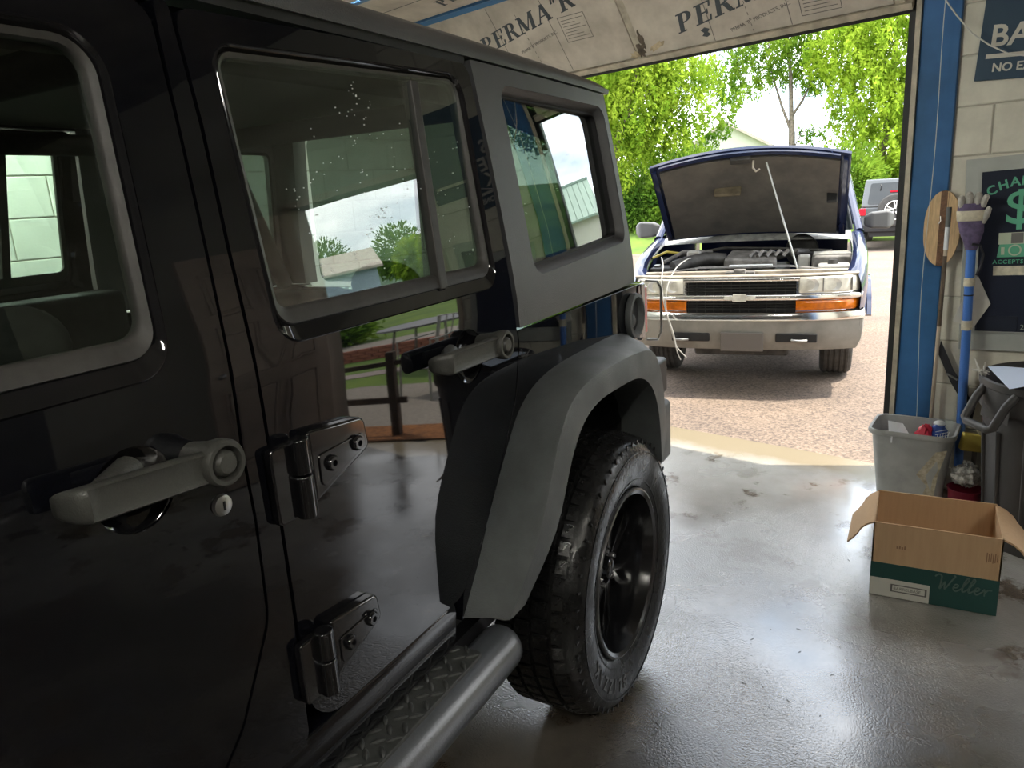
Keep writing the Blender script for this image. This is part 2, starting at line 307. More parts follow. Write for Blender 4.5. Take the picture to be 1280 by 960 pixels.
# ------------------------------------------------------------------ geometry helpers
class G:
    """collects boxes, tubes, lathes and prisms; obj() links them as one mesh"""
    def __init__(s): s.v = []; s.f = []
    def add(s, vs, fs):
        o = len(s.v); s.v += [tuple(v) for v in vs]; s.f += [tuple(i + o for i in f) for f in fs]; return s
    def box(s, c, d, rz=0.0, R=None):
        hx, hy, hz = d[0] / 2, d[1] / 2, d[2] / 2
        R = R or Matrix.Rotation(rz, 3, 'Z')
        vs = [Vector(c) + R @ Vector((x * hx, y * hy, z * hz)) for x in (-1, 1) for y in (-1, 1) for z in (-1, 1)]
        return s.add(vs, [(0, 1, 3, 2), (4, 6, 7, 5), (0, 4, 5, 1), (2, 3, 7, 6), (0, 2, 6, 4), (1, 5, 7, 3)])
    def span(s, a, b):
        return s.box([(a[i] + b[i]) / 2 for i in range(3)], [abs(b[i] - a[i]) for i in range(3)])
    def tube(s, pts, r, n=8, cap=True):
        pts = [Vector(p) for p in pts]; m = len(pts)
        rs = list(r) if isinstance(r, (list, tuple)) else [r] * m
        vs = []; N = None
        for i in range(m):
            t = (pts[min(i + 1, m - 1)] - pts[max(i - 1, 0)]).normalized()
            if N is None:
                N = t.orthogonal().normalized()
            else:
                N = (N - t * N.dot(t)); N = N.normalized() if N.length > 1e-6 else t.orthogonal().normalized()
            B = t.cross(N)
            vs += [pts[i] + (N * math.cos(2 * pi * k / n) + B * math.sin(2 * pi * k / n)) * rs[i] for k in range(n)]
        fs = [(i * n + k, i * n + (k + 1) % n, (i + 1) * n + (k + 1) % n, (i + 1) * n + k) for i in range(m - 1) for k in range(n)]
        if cap: fs += [tuple(range(n - 1, -1, -1)), tuple((m - 1) * n + k for k in range(n))]
        return s.add(vs, fs)
    def lathe(s, prof, axis='X', n=48, c=(0, 0, 0), close=False, a0=0.0, a1=2 * pi):
        """prof: list of (radius, height along axis)"""
        m = len(prof); full = abs(a1 - a0 - 2 * pi) < 1e-6
        cols = n if full else n + 1
        vs = []
        for k in range(cols):
            a = a0 + (a1 - a0) * k / n; ca, sa = math.cos(a), math.sin(a)
            for r, h in prof:
                p = {'X': (h, r * ca, r * sa), 'Y': (r * ca, h, r * sa), 'Z': (r * ca, r * sa, h)}[axis]
                vs.append((p[0] + c[0], p[1] + c[1], p[2] + c[2]))
        fs = []
        for k in range(n):
            k2 = (k + 1) % cols
            for j in range(m if close else m - 1):
                j2 = (j + 1) % m
                fs.append((k * m + j, k2 * m + j, k2 * m + j2, k * m + j2))
        return s.add(vs, fs)
    def prism(s, poly, h0, h1, f=lambda u, v, h: (u, v, h)):
        n = len(poly)
        vs = [f(u, v, h0) for u, v in poly] + [f(u, v, h1) for u, v in poly]
        fs = [tuple(range(n - 1, -1, -1)), tuple(range(n, 2 * n))] + [(i, (i + 1) % n, n + (i + 1) % n, n + i) for i in range(n)]
        return s.add(vs, fs)
    def ball(s, c, r, n=12, m=8):
        rr = r if isinstance(r, (tuple, list)) else (r, r, r)
        vs = []; fs = []
        for j in range(m + 1):
            t = pi * j / m
            for k in range(n):
                a = 2 * pi * k / n
                vs.append((c[0] + rr[0] * math.sin(t) * math.cos(a), c[1] + rr[1] * math.sin(t) * math.sin(a), c[2] + rr[2] * math.cos(t)))
        for j in range(m):
            for k in range(n):
                fs.append((j * n + k, (j + 1) * n + k, (j + 1) * n + (k + 1) % n, j * n + (k + 1) % n))
        return s.add(vs, fs)
    def loft(s, rings, closed=True, caps=False):
        n = len(rings[0]); vs = [p for r in rings for p in r]; fs = []
        for i in range(len(rings) - 1):
            for k in range(n if closed else n - 1):
                fs.append((i * n + k, i * n + (k + 1) % n, (i + 1) * n + (k + 1) % n, (i + 1) * n + k))
        if caps: fs += [tuple(range(n - 1, -1, -1)), tuple((len(rings) - 1) * n + k for k in range(n))]
        return s.add(vs, fs)
    def mesh(s, name, m=None, smooth=35.0, fix=True):
        me = bpy.data.meshes.new(name)
        me.from_pydata(s.v, [], s.f)
        if fix:
            bm = bmesh.new(); bm.from_mesh(me); bmesh.ops.remove_doubles(bm, verts=bm.verts, dist=1e-6)
            bmesh.ops.recalc_face_normals(bm, faces=bm.faces); bm.to_mesh(me); bm.free()
        if m: me.materials.append(m)
        if smooth:
            me.polygons.foreach_set('use_smooth', [True] * len(me.polygons))
            me.set_sharp_from_angle(angle=math.radians(smooth))
        me.update()
        return me
    def obj(s, name, m, parent=None, smooth=35.0, bevel=0.0, seg=2, loc=(0, 0, 0), rot=(0, 0, 0), fix=True, ang=40):
        return link(name, s.mesh(name, m, smooth, fix), parent, bevel, seg, loc, rot, ang)

def link(name, me, parent=None, bevel=0.0, seg=2, loc=(0, 0, 0), rot=(0, 0, 0), ang=40):
    o = bpy.data.objects.new(name, me); COL.objects.link(o)
    o.location = loc; o.rotation_euler = rot
    if parent: o.parent = parent
    if bevel:
        md = o.modifiers.new('bevel', 'BEVEL'); md.width = bevel; md.segments = seg; md.limit_method = 'ANGLE'; md.angle_limit = math.radians(ang); md.harden_normals = True
    return o

def empty(name, loc=(0, 0, 0), rz=0.0, label=None, cat=None, group=None):
    o = bpy.data.objects.new(name, None); COL.objects.link(o)
    o.location = loc; o.rotation_euler = (0, 0, rz); o.empty_display_size = 0.05
    if label: o['label'] = label; o['category'] = cat
    if group: o['group'] = group
    return o
def tag(o, label, cat, group=None):
    o['label'] = label; o['category'] = cat
    if group: o['group'] = group
    return o
def struct(o): o['kind'] = 'structure'; return o
def stuff(o): o['kind'] = 'stuff'; return o

def text(body, size, mtx, m, parent, name='printed_lettering', ext=0.0006, shear=0.0, bold=0.0, align='LEFT', space=1.0):
    c = bpy.data.curves.new(name, 'FONT'); c.body = body; c.size = size; c.extrude = ext; c.shear = shear; c.offset = bold; c.align_x = align; c.space_character = space
    c.resolution_u = 3
    c.materials.append(m)
    tmp = bpy.data.objects.new('lettering_curve', c); COL.objects.link(tmp)
    me = tmp.to_mesh().copy(); me.name = name
    tmp.to_mesh_clear(); bpy.data.objects.remove(tmp); bpy.data.curves.remove(c)
    me.materials.clear(); me.materials.append(m)
    o = bpy.data.objects.new(name, me); COL.objects.link(o); o.parent = parent; o.matrix_local = mtx
    return o
def frame(o, ex, ey):
    ex = Vector(ex).normalized(); ey = Vector(ey); ey = (ey - ex * ey.dot(ex)).normalized(); ez = ex.cross(ey)
    return Matrix(((ex.x, ey.x, ez.x, o[0]), (ex.y, ey.y, ez.y, o[1]), (ex.z, ey.z, ez.z, o[2]), (0, 0, 0, 1)))

def rpoly(pts, r=0.03, n=6):
    out = []; m = len(pts)
    for i in range(m):
        p = Vector(pts[i][:2]); a = Vector(pts[i - 1][:2]); b = Vector(pts[(i + 1) % m][:2])
        ri = pts[i][2] if len(pts[i]) > 2 else r
        if ri <= 0: out.append(tuple(p)); continue
        da = (a - p); db = (b - p); la, lb = da.length, db.length; da /= la; db /= lb
        ang = math.acos(max(-1, min(1, da.dot(db))))
        if ang > 3.0: out.append(tuple(p)); continue
        t = min(ri / math.tan(ang / 2), la * 0.48, lb * 0.48); rr = t * math.tan(ang / 2)
        c = p + (da + db).normalized() * (rr / math.sin(ang / 2))
        s0 = p + da * t - c; s1 = p + db * t - c
        a0 = math.atan2(s0.y, s0.x); a1 = math.atan2(s1.y, s1.x); d = (a1 - a0 + pi) % (2 * pi) - pi
        out += [(c.x + rr * math.cos(a0 + d * k / n), c.y + rr * math.sin(a0 + d * k / n)) for k in range(n + 1)]
    return out
def resample(poly, step):
    out = []
    for i in range(len(poly)):
        a, b = poly[i], poly[(i + 1) % len(poly)]
        n = max(1, int(math.hypot(b[0] - a[0], b[1] - a[1]) / step))
        out += [(a[0] + (b[0] - a[0]) * k / n, a[1] + (b[1] - a[1]) * k / n) for k in range(n)]
    return out
def inside(p, poly):
    x, y = p; c = False; j = len(poly) - 1
    for i in range(len(poly)):
        xi, yi = poly[i]; xj, yj = poly[j]
        if (yi > y) != (yj > y) and x < (xj - xi) * (y - yi) / (yj - yi) + xi: c = not c
        j = i
    return c
def panel(outline, holes, fx, thick, step=0.06):
    """a sheet cut to an outline with holes, bent to x = fx(y, z), thickness inward (-x)"""
    loops = [resample(outline, step)] + [resample(h, step) for h in holes]
    pts = []; edges = []
    for lp in loops:
        o = len(pts); pts += lp; edges += [(o + i, o + (i + 1) % len(lp)) for i in range(len(lp))]
    nb = len(pts)
    ys = [p[0] for p in loops[0]]; zs = [p[1] for p in loops[0]]
    g = step; bpts = np.array(pts)
    yy = min(ys) + g / 2
    while yy < max(ys):
        zz = min(zs) + g / 2
        while zz < max(zs):
            if inside((yy, zz), loops[0]) and not any(inside((yy, zz), h) for h in loops[1:]):
                if np.min((bpts[:, 0] - yy) ** 2 + (bpts[:, 1] - zz) ** 2) > (g * 0.35) ** 2: pts.append((yy, zz))
            zz += g
        yy += g
    V, E, F, *_ = delaunay_2d_cdt([Vector(p) for p in pts], edges, [], 0, 1e-6)
    V = [tuple(v) for v in V]
    fs = []
    for f in F:
        cx = sum(V[i][0] for i in f) / 3; cz = sum(V[i][1] for i in f) / 3
        if inside((cx, cz), loops[0]) and not any(inside((cx, cz), h) for h in loops[1:]): fs.append(tuple(f))
    n = len(V); ecount = {}
    for f in fs:
        for a, b in zip(f, f[1:] + f[:1]): ecount[(a, b)] = 1
    vs = [(fx(y, z), y, z) for y, z in V] + [(fx(y, z) - thick, y, z) for y, z in V]
    out = list(fs) + [tuple(i + n for i in reversed(f)) for f in fs]
    for (a, b) in ecount:
        if (b, a) not in ecount: out.append((b, a, a + n, b + n))
    gg = G(); used = sorted({i for f in out for i in f}); mp = {u: k for k, u in enumerate(used)}
    gg.add([vs[u] for u in used], [tuple(mp[i] for i in f) for f in out])
    return gg
def ring(outer, inner, fo, fi):
    """a bezel between two loops of equal point count"""
    g = G(); n = len(outer)
    g.add([(fo(y, z), y, z) for y, z in outer] + [(fi(y, z), y, z) for y, z in inner], [(i, (i + 1) % n, n + (i + 1) % n, n + i) for i in range(n)])
    return g
def band(loops):
    """loops: list of (poly, fx) with equal counts, lofted and closed into a moulding"""
    g = G(); n = len(loops[0][0]); m = len(loops)
    vs = [(f(y, z), y, z) for lp, f in loops for y, z in lp]
    g.add(vs, [(j * n + i, j * n + (i + 1) % n, ((j + 1) % m) * n + (i + 1) % n, ((j + 1) % m) * n + i) for j in range(m) for i in range(n)])
    return g
def inset(poly, d):
    n = len(poly); out = []
    area = sum(poly[i][0] * poly[(i + 1) % n][1] - poly[(i + 1) % n][0] * poly[i][1] for i in range(n))
    sg = 1 if area > 0 else -1
    for i in range(n):
        a, p, b = Vector(poly[i - 1]), Vector(poly[i]), Vector(poly[(i + 1) % n])
        t = (b - a)
        t = t.normalized() if t.length > 1e-9 else Vector((1, 0))
        out.append((p.x - t.y * sg * d, p.y + t.x * sg * d))
    return out

# ------------------------------------------------------------------ building frame (u along the front wall, v outward, z up)
TH = math.radians(-14.0)
P0 = Vector((0.548, 2.08, 0))
BF = Matrix.Translation(P0) @ Matrix.Rotation(TH, 4, 'Z')
def bw(u, v, z=0.0): return BF @ Vector((u, v, z))
def bstruct(name, g, m, **k):
    return struct(g.obj(name, m, loc=P0, rot=(0, 0, TH), **k))
def bempty(name, u, v, z, label, cat, group=None, rz=0.0):
    return empty(name, bw(u, v, z), TH + rz, label, cat, group)

UL, UR, VB, ZC = -3.24, 4.4, -7.2, 3.3
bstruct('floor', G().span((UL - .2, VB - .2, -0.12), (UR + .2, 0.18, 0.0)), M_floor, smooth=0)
bstruct('ceiling', G().span((UL - .2, VB - .2, ZC), (UR + .2, 0.6, ZC + .15)), M_ceiling, smooth=0)
g = G()
g.span((UL - .2, 0.006, 0), (-2.75, 0.2, ZC)); g.span((-2.75, 0.006, 2.22), (0.012, 0.2, ZC))
g.span((0.2, 0.006, 0), (1.02, 0.2, ZC)); g.span((1.02, 0.006, 2.04), (1.95, 0.2, ZC)); g.span((1.95, 0.006, 0), (UR + .2, 0.2, ZC))
wall_front = bstruct('wall_front', g, M_mortar, smooth=0)
wall_left = bstruct('wall_left', G().span((UL - .2, VB, 0), (UL - 0.006, 0.006, ZC)), M_mortar, smooth=0)
bstruct('wall_right', G().span((UR, VB, 0), (UR + .2, 0.006, ZC)), mat('dim_wall', (0.09, 0.082, 0.075), 0.7, vary=0.2, vscale=2), smooth=0)
bstruct('wall_back', G().span((UL, VB - .2, 0), (UR, VB, ZC)), mat('dim_back_wall', (0.09, 0.082, 0.075), 0.7, vary=0.2, vscale=2), smooth=0)
# concrete blocks: courses at z = 0.117 + 0.203 k
BH, BLK = 0.2035, 0.406
blk_cache = {}
def block_mesh(w, h, m, key):
    if (key, round(w, 3), round(h, 3)) not in blk_cache:
        b = 0.0035; g = G()
        f = [(-w / 2, h0) for h0 in ()]
        o = [(-w / 2, -h / 2), (w / 2, -h / 2), (w / 2, h / 2), (-w / 2, h / 2)]
        i = [(-w / 2 + b, -h / 2 + b), (w / 2 - b, -h / 2 + b), (w / 2 - b, h / 2 - b), (-w / 2 + b, h / 2 - b)]
        vs = [(x, 0.02, z) for x, z in o] + [(x, 0.003, z) for x, z in o] + [(x, 0.0, z) for x, z in i]
        fs = [(k, (k + 1) % 4, 4 + (k + 1) % 4, 4 + k) for k in range(4)] + [(4 + k, 4 + (k + 1) % 4, 8 + (k + 1) % 4, 8 + k) for k in range(4)] + [(8, 9, 10, 11)]
        g.add(vs, fs); blk_cache[(key, round(w, 3), round(h, 3))] = g.mesh('concrete_block', m, 0)
    return blk_cache[(key, round(w, 3), round(h, 3))]
def course_blocks(parent, a0, a1, z0, z1, off, m, key, place):
    k = math.floor((z0 - 0.117) / BH)
    while 0.117 + BH * k < z1:
        zb = max(0.117 + BH * k, z0, 0.0); zt = min(0.117 + BH * (k + 1), z1)
        if zt - zb > 0.03:
            s = off + (BLK / 2 if k % 2 else 0.0)
            j = math.floor((a0 - s) / BLK)
            while s + BLK * j < a1:
                b0 = max(s + BLK * j, a0); b1 = min(s + BLK * (j + 1), a1)
                if b1 - b0 > 0.03:
                    o = link('concrete_block', block_mesh(b1 - b0 - 0.006, zt - zb - 0.006, m, key), parent)
                    place(o, (b0 + b1) / 2, (zb + zt) / 2)
                j += 1
        k += 1
def pf(o, a, z): o.location = (a, 0.0, z); o.rotation_euler = (0, 0, 0)
course_blocks(wall_front, 0.226, 0.988, 0.0, 3.2, 0.369 - 0.203, M_block, 'f', pf)
def pl(o, a, z): o.location = (UL, a, z); o.rotation_euler = (0, 0, pi / 2)
course_blocks(wall_left, -3.6, 0.0, 0.5, 2.6, 0.1, M_wallwhite, 'l', pl)

# ------------------------------------------------------------------ outside ground
def zg(y):
    return -0.012 - max(0.0, min(1.0, (y - 5) / 15.0)) * 0.38
g = G(); ysl = [1.2, 2, 3, 4, 5, 8, 11, 14, 17, 20, 23]
rows = [[(x, y, zg(y)) for x in (-18, -12, -6, 0, 3, 6, 20)] for y in ysl]
g.loft(rows, closed=False)
struct(g.obj('parking_lot_ground', M_asphalt, smooth=60))
# lawn bank behind the lot and the far land
g = G(); prof = [(19.2, -0.46), (21, -0.25), (24, 0.35), (30, 1.1), (42, 1.6), (70, 2.2), (120, 4.0)]
g.loft([[(x, y + dx, z - 0.02 * abs(x) * 0.0) for x, dx in ((-70, 3), (-30, 1), (-12, 0), (-4, 0.5), (-1.5, 3.0), (1.5, 3.6), (20, 3), (60, 3))] for y, z in prof], closed=False)
struct(g.obj('lawn_ground', M_grass, smooth=60))
struct(G().add([(-40, 18.0, -0.36), (-5.4, 17.6, -0.36), (-4.2, 19.7, -0.385), (-40, 20.5, -0.385)], [(0, 1, 2, 3)]).obj('pale_kerb_path_ground', M_gravel, smooth=0))

# ------------------------------------------------------------------ overhead door, rolled up on its tracks
garage_door = bempty('door_1', 0, 0, 0, None, None)
garage_door['kind'] = 'structure'
e1 = Vector((0, -0.36, 0.438)); L1 = e1.length; e1n = e1.normalized()
e2 = Vector((0, -0.56, 0.03)); e2n = e2.normalized()
def pan(o, e):
    nrm = e.cross(Vector((1, 0, 0)))   # upward / outward side
    return lambda u, s, h: tuple(Vector((u, 0, 0)) + Vector(o) + e * s + nrm * h)
O1 = (0, 0, 2.182); O2 = tuple(Vector(O1) + e1)
f1 = pan(O1, e1n); f2 = pan(O2, e2n)
UD0, UD1 = -2.9, 0.03
def rect(a, b, c, d): return [(a, c), (b, c), (b, d), (a, d)]
skin = G().prism(rect(UD0, UD1, 0, L1), 0.02, 0.045, f1).obj('door_section', M_dark, garage_door, smooth=0)
G().prism(rect(UD0, UD1, 0, e2.length), 0.02, 0.045, f2).obj('door_section', M_dark, garage_door, smooth=0)
O3 = tuple(Vector(O2) + e2); f3 = pan(O3, Vector((0, -1, 0)))
for q in range(3):
    G().prism(rect(UD0, UD1, 0.54 * q + .005, 0.54 * q + 0.535), 0.0, 0.045, f3).obj('door_section', M_foam, garage_door, smooth=0)
# foil boards between stiles
stiles = [-2.86, -1.34, -0.02]
for a, b in zip(stiles[:-1], stiles[1:]):
    G().prism(rect(a + .022, b - .022, 0.03, L1 - 0.03), 0.0, 0.02, f1).obj('insulation_board', M_foam, garage_door, smooth=0, bevel=0.003)
    G().prism(rect(a + .022, b - .022, 0.03, e2.length - 0.02), 0.0, 0.02, f2).obj('insulation_board', M_foam, garage_door, smooth=0, bevel=0.003)
for u in stiles:
    G().prism(rect(u - .02, u + .02, 0.02, L1 - .02), 0.004, 0.02, f1).obj('door_stile', M_tan, garage_door, smooth=0)
    G().prism(rect(u - .02, u + .02, 0.02, e2.length - .02), 0.004, 0.02, f2).obj('door_stile', M_tan, garage_door, smooth=0)
G().prism(rect(UD0, UD1, -0.003, 0.026), -0.012, 0.045, f1).obj('bottom_rail', M_tan, garage_door, smooth=0)
G().prism(rect(UD0, UD1, -0.03, -0.003), 0.006, 0.04, f1).obj('bottom_seal', M_black, garage_door, smooth=0)
G().prism(rect(UD0, UD1, L1 - 0.028, L1 + 0.0), -0.01, 0.045, f1).obj('section_rail', M_bluerail, garage_door, smooth=0)
G().prism(rect(UD0, UD1, 0.002, 0.016), -0.008, 0.04, f2).obj('section_rail', M_bluerail, garage_door, smooth=0)
G().prism(rect(UD0, UD1, e2.length - 0.03, e2.length), -0.01, 0.045, f2).obj('section_rail', M_bluerail, garage_door, smooth=0)
for u in (-1.34, -2.86):
    hb = G().prism(rect(u - .035, u + .035, L1 - .09, L1 + 0.0), -0.016, 0.0, f1); hb.tube([f1(u - .04, L1, -.018), f1(u + .04, L1, -.018)], 0.012)
    hb.obj('door_hinge', M_black, garage_door)
# serif capitals cut as flat print: each letter a set of (x, y) strokes in a unit box
def stroke(x0, y0, x1, y1, w):
    dx, dy = x1 - x0, y1 - y0; l = math.hypot(dx, dy); nx, ny = w / 2, 0
    return [(x0 - nx, y0), (x0 + nx, y0), (x1 + nx, y1), (x1 - nx, y1)]
def arc_band(cx, cy, rx, ry, w0, w1, a0, a1, n=10):
    o = []; i = []
    for k in range(n + 1):
        a = a0 + (a1 - a0) * k / n; t = abs(math.cos(a)); w = w0 + (w1 - w0) * t
        o.append((cx + (rx) * math.cos(a), cy + ry * math.sin(a))); i.append((cx + (rx - w) * math.cos(a), cy + (ry - w0) * math.sin(a)))
    return o + i[::-1]
def hs(x0, x1, y, t=0.07): return [(x0, y - t / 2), (x1, y - t / 2), (x1, y + t / 2), (x0, y + t / 2)]
def letter(ch):
    T, n = 0.2, 0.07
    if ch == 'P': return 0.78, [stroke(.22, 0, .22, 1, T), hs(.02, .42, .035), hs(.02, .4, .965), arc_band(.36, .72, .34, .28, n, T, -pi / 2, pi / 2), hs(.3, .38, .475), hs(.3, .38, .965)]
    if ch == 'E': return 0.78, [stroke(.22, 0, .22, 1, T), hs(.02, .72, .035), hs(.02, .72, .965), hs(.3, .58, .5), stroke(.68, .03, .70, .3, .08), stroke(.68, .72, .70, .97, .08), stroke(.56, .38, .56, .62, .08)]
    if ch == 'R': return 0.86, [stroke(.22, 0, .22, 1, T), hs(.02, .42, .035), hs(.02, .4, .965), arc_band(.36, .74, .33, .26, n, T, -pi / 2, pi / 2), hs(.3, .42, .50), stroke(.48, .5, .74, 0.03, T), hs(.64, .88, .035)]
    if ch == 'M': return 1.1, [stroke(.14, 0, .14, 1, .08), hs(.0, .3, .035), stroke(.16, .98, .52, .06, T), stroke(.52, .06, .86, .98, .08), stroke(.90, 0, .90, 1, T), hs(.75, 1.06, .035), hs(0, .24, .965), hs(.80, 1.06, .965)]
    if ch == 'A': return 0.92, [stroke(.14, 0, .46, 1, .08), stroke(.46, 1, .78, 0, T), hs(0, .28, .035), hs(.62, .94, .035), hs(.26, .66, .36)]
    if ch == '"': return 0.4, [stroke(.1, .7, .14, 1, .1), stroke(.26, .7, .30, 1, .1)]
    return 0.4, []
def print_word(word, org, ang, hgt, ff, parent, m, width=1.0, shear=0.25):
    x = 0.0; ca, sa = math.cos(ang), math.sin(ang)
    for ch in word:
        adv, polys = letter(ch); g = G()
        for k, p in enumerate(polys):
            pts = []
            for a, b in p:
                lx = (x + (a + shear * b) * width) * hgt; ly = b * hgt
                pts.append((org[0] + lx * ca - ly * sa, org[1] + lx * sa + ly * ca))
            g.prism(pts, -0.0012 - 0.00004 * k, -0.0004, ff)
        if polys: g.obj('printed_lettering', m, parent, smooth=0)
        x += (adv + 0.06) * width
def small_text(s, org, ang, size, ff, parent, m=M_ink2, bold=0.0):
    o = Vector(ff(org[0], org[1], -0.0008)); ex = Vector(ff(org[0] + math.cos(ang), org[1] + math.sin(ang), -0.0008)) - o; ey = Vector(ff(org[0] - math.sin(ang), org[1] + math.cos(ang), -0.0008)) - o
    return text(s, size, frame(o, ex, ey), m, parent, ext=0.0004, bold=bold)
def print_lines(ff, parent, ls, w=0.003, m=M_ink2):
    for a, b in ls:
        d = Vector((b[0] - a[0], b[1] - a[1])); n_ = Vector((-d.y, d.x)).normalized() * w / 2
        G().prism([(a[0] - n_.x, a[1] - n_.y), (b[0] - n_.x, b[1] - n_.y), (b[0] + n_.x, b[1] + n_.y), (a[0] + n_.x, a[1] + n_.y)], -0.0009, -0.0003, ff).obj('printed_line', m, parent, smooth=0)
for px, py in ((-1.075, 0.112), (-2.40, 0.255)):
    print_word('PERMA"R"', (px, py), math.radians(10.5), 0.098, f1, garage_door, M_ink, width=1.36)
    small_text('PERMA "R" PRODUCTS, INC.', (px + 0.285, py - 0.048), math.radians(13), 0.026, f1, garage_door)
    bx, by = px + 0.64, py - 0.045
    print_lines(f1, garage_door, [((bx, by), (bx + .18, by)), ((bx + .18, by), (bx + .18, by + .15)), ((bx + .18, by + .15), (bx, by + .15)), ((bx, by + .15), (bx, by))] + [((bx + .015, by + .02 + .018 * k), (bx + .165 - .03 * (k % 3), by + .02 + .018 * k)) for k in range(7)], w=0.0035)
    print_lines(f1, garage_door, [((px + .585, 0.035), (px + .575, L1 - .04)), ((px + .185, 0.035), (px + .18, L1 - .04))], w=0.0035)
    print_lines(f1, garage_door, [((px + .395 - .002 * k, 0.04 + .03 * k), (px + .394 - .002 * k, 0.055 + .03 * k)) for k in range(14)], w=0.003)
G().prism([(-.95, .075), (-.925, .065), (-.90, .075), (-.915, .09), (-.90, .105), (-.925, .118), (-.95, .105), (-.935, .09)], -.001, -.0004, f1).obj('printed_mark', M_ink, garage_door, smooth=0)
print_word('PE', (-2.42, 0.12), math.radians(10), 0.09, f2, garage_door, M_ink, width=1.25)
print_lines(f2, garage_door, [((-2.85, .30), (-0.1, .30))], w=0.006, m=M_ink)
M_dirt = mat('dirt_smudge', (0.10, 0.08, 0.06), 0.95, vary=.4, vscale=30); M_straw = mat('straw_stain', (0.42, 0.34, 0.22), 0.95, vary=.3, vscale=30)
def blob(cx, cy, rx, ry, m, name, k, tilt=0.0):
    rb_ = random.Random(k); P = []
    for i in range(18):
        a = 2 * pi * i / 18; r = rb_.uniform(.55, 1.1); x, y = rx * r * math.cos(a), ry * r * math.sin(a)
        P.append((cx + x * math.cos(tilt) - y * math.sin(tilt), cy + x * math.sin(tilt) + y * math.cos(tilt)))
    G().prism(P, -.0016, -.0010, f1).obj(name, m, garage_door, smooth=0)
blob(-1.325, .07, .03, .05, M_dirt, 'dirt_smudge', 1); blob(-1.30, .13, .018, .06, M_dirt, 'dirt_smudge', 2); blob(-1.37, .05, .035, .025, M_straw, 'straw_stain', 3); blob(-1.22, .075, .06, .022, M_straw, 'straw_stain', 4, .5)
# vertical tracks and jamb
g = G(); g.span((0.012, 0.02, 0), (0.05, 0.19, 2.3)); bstruct('trim_1', g, M_black, smooth=0)
g = G(); g.span((0.050, -0.02, 0), (0.064, 0.05, 2.55)); g.span((0.050, -0.024, 0), (0.071, -0.018, 2.55)); bstruct('trim_2', g, M_tan, smooth=0)
col = bstruct('trim_3', G().span((0.073, -0.014, 0), (0.224, 0.19, ZC)), M_column, smooth=0, bevel=0.004)
bstruct('trim_4', G().span((-2.9, 0.0, 2.23), (0.05, 0.02, 2.32)), M_black, smooth=0)

# ------------------------------------------------------------------ walk-in door (open inward) with raised panels
walk = bempty('door_2', 1.94, -0.02, 0, None, None, rz=math.radians(-62))
walk['kind'] = 'structure'
G().span((0, -0.02, 0.01), (0.78, 0.02, 2.01)).obj('door_leaf', M_browndoor, walk, smooth=0, bevel=0.003)
for (x0, x1) in ((0.10, 0.355), (0.425, 0.68)):
    for (z0, z1) in ((0.16, 0.78), (0.92, 1.50), (1.62, 1.90)):
        for sy in (-1, 1):
            gg = G(); gg.span((x0 + .03, sy * 0.02, z0 + .03), (x1 - .03, sy * 0.032, z1 - .03))
            for a, b in (((x0, z0), (x1, z0 + .018)), ((x0, z1 - .018), (x1, z1)), ((x0, z0), (x0 + .018, z1)), ((x1 - .018, z0), (x1, z1))):
                gg.span((a[0], sy * 0.02, a[1]), (b[0], sy * 0.028, b[1]))
            gg.obj('raised_panel', M_browndoor, walk, smooth=0, bevel=0.004)
kg = G(); kg.ball((0.72, 0.06, 1.0), 0.03); kg.ball((0.72, -0.06, 1.0), 0.03); kg.tube([(0.72, -0.06, 1.0), (0.72, 0.06, 1.0)], 0.01); kg.obj('door_knob', M_steel, walk)
g = G(); g.span((0.99, -0.012, 0), (1.02, 0.2, 2.08)); g.span((1.95, -0.012, 0), (1.99, 0.2, 2.08)); g.span((0.99, -0.012, 2.04), (1.99, 0.2, 2.08))
bstruct('trim_5', g, M_browndoor, smooth=0)

# ================================================================== foreground off-road SUV (local x = 0 on its centre line, left side +x)
suv = empty('off_road_suv', (-0.913, 0, 0), 0, 'glossy black four-door off-road SUV filling the left, grey hardtop and fender flares', 'car')
def W(z): return 0.797 - 0.04 * (z - 0.92) ** 2 if z < 1.28 else 0.7918 - 0.12 * (z - 1.28) - 0.05 * (z - 1.28) ** 2
def wf(off): return lambda y, z: W(z) + off
side_parts = []      # parts on the left side that are mirrored to the right
def sp(o): side_parts.append(o); return o

GAP = 0.004
rear_door_o = rpoly([(-1.127, 1.747, .03), (-1.127, 1.60, 0), (-1.134, 1.44, 0), (-1.137, 1.16, 0), (-1.138, 0.90, 0), (-1.138, 0.688, .075), (-0.70, 0.688, .06), (-0.594, 0.795, 0), (-0.48, 0.962, 0), (-0.425, 1.05, .06), (-0.394, 1.16, .05), (-0.404, 1.30, 0), (-0.407, 1.53, 0), (-0.412, 1.762, .03), (-0.80, 1.758, 0)])
rear_win = rpoly([(-1.088, 1.712), (-0.452, 1.738), (-0.462, 1.30), (-1.090, 1.296)], 0.045, 7)
front_door_o = rpoly([(-1.163, 1.745, .03), (-1.168, 1.60, 0), (-1.175, 1.44, 0), (-1.188, 1.178, 0), (-1.186, 1.07, 0), (-1.192, 0.92, .1), (-1.262, 0.79, .1), (-1.36, 0.688, .08), (-2.06, 0.688, .08), (-2.09, 1.25, .02), (-1.84, 1.742, .03), (-1.45, 1.75, 0)])
front_win = rpoly([(-1.238, 1.702, .055), (-1.262, 1.298, .05), (-2.03, 1.296, .05), (-1.82, 1.70, .05)], 0.045, 7)

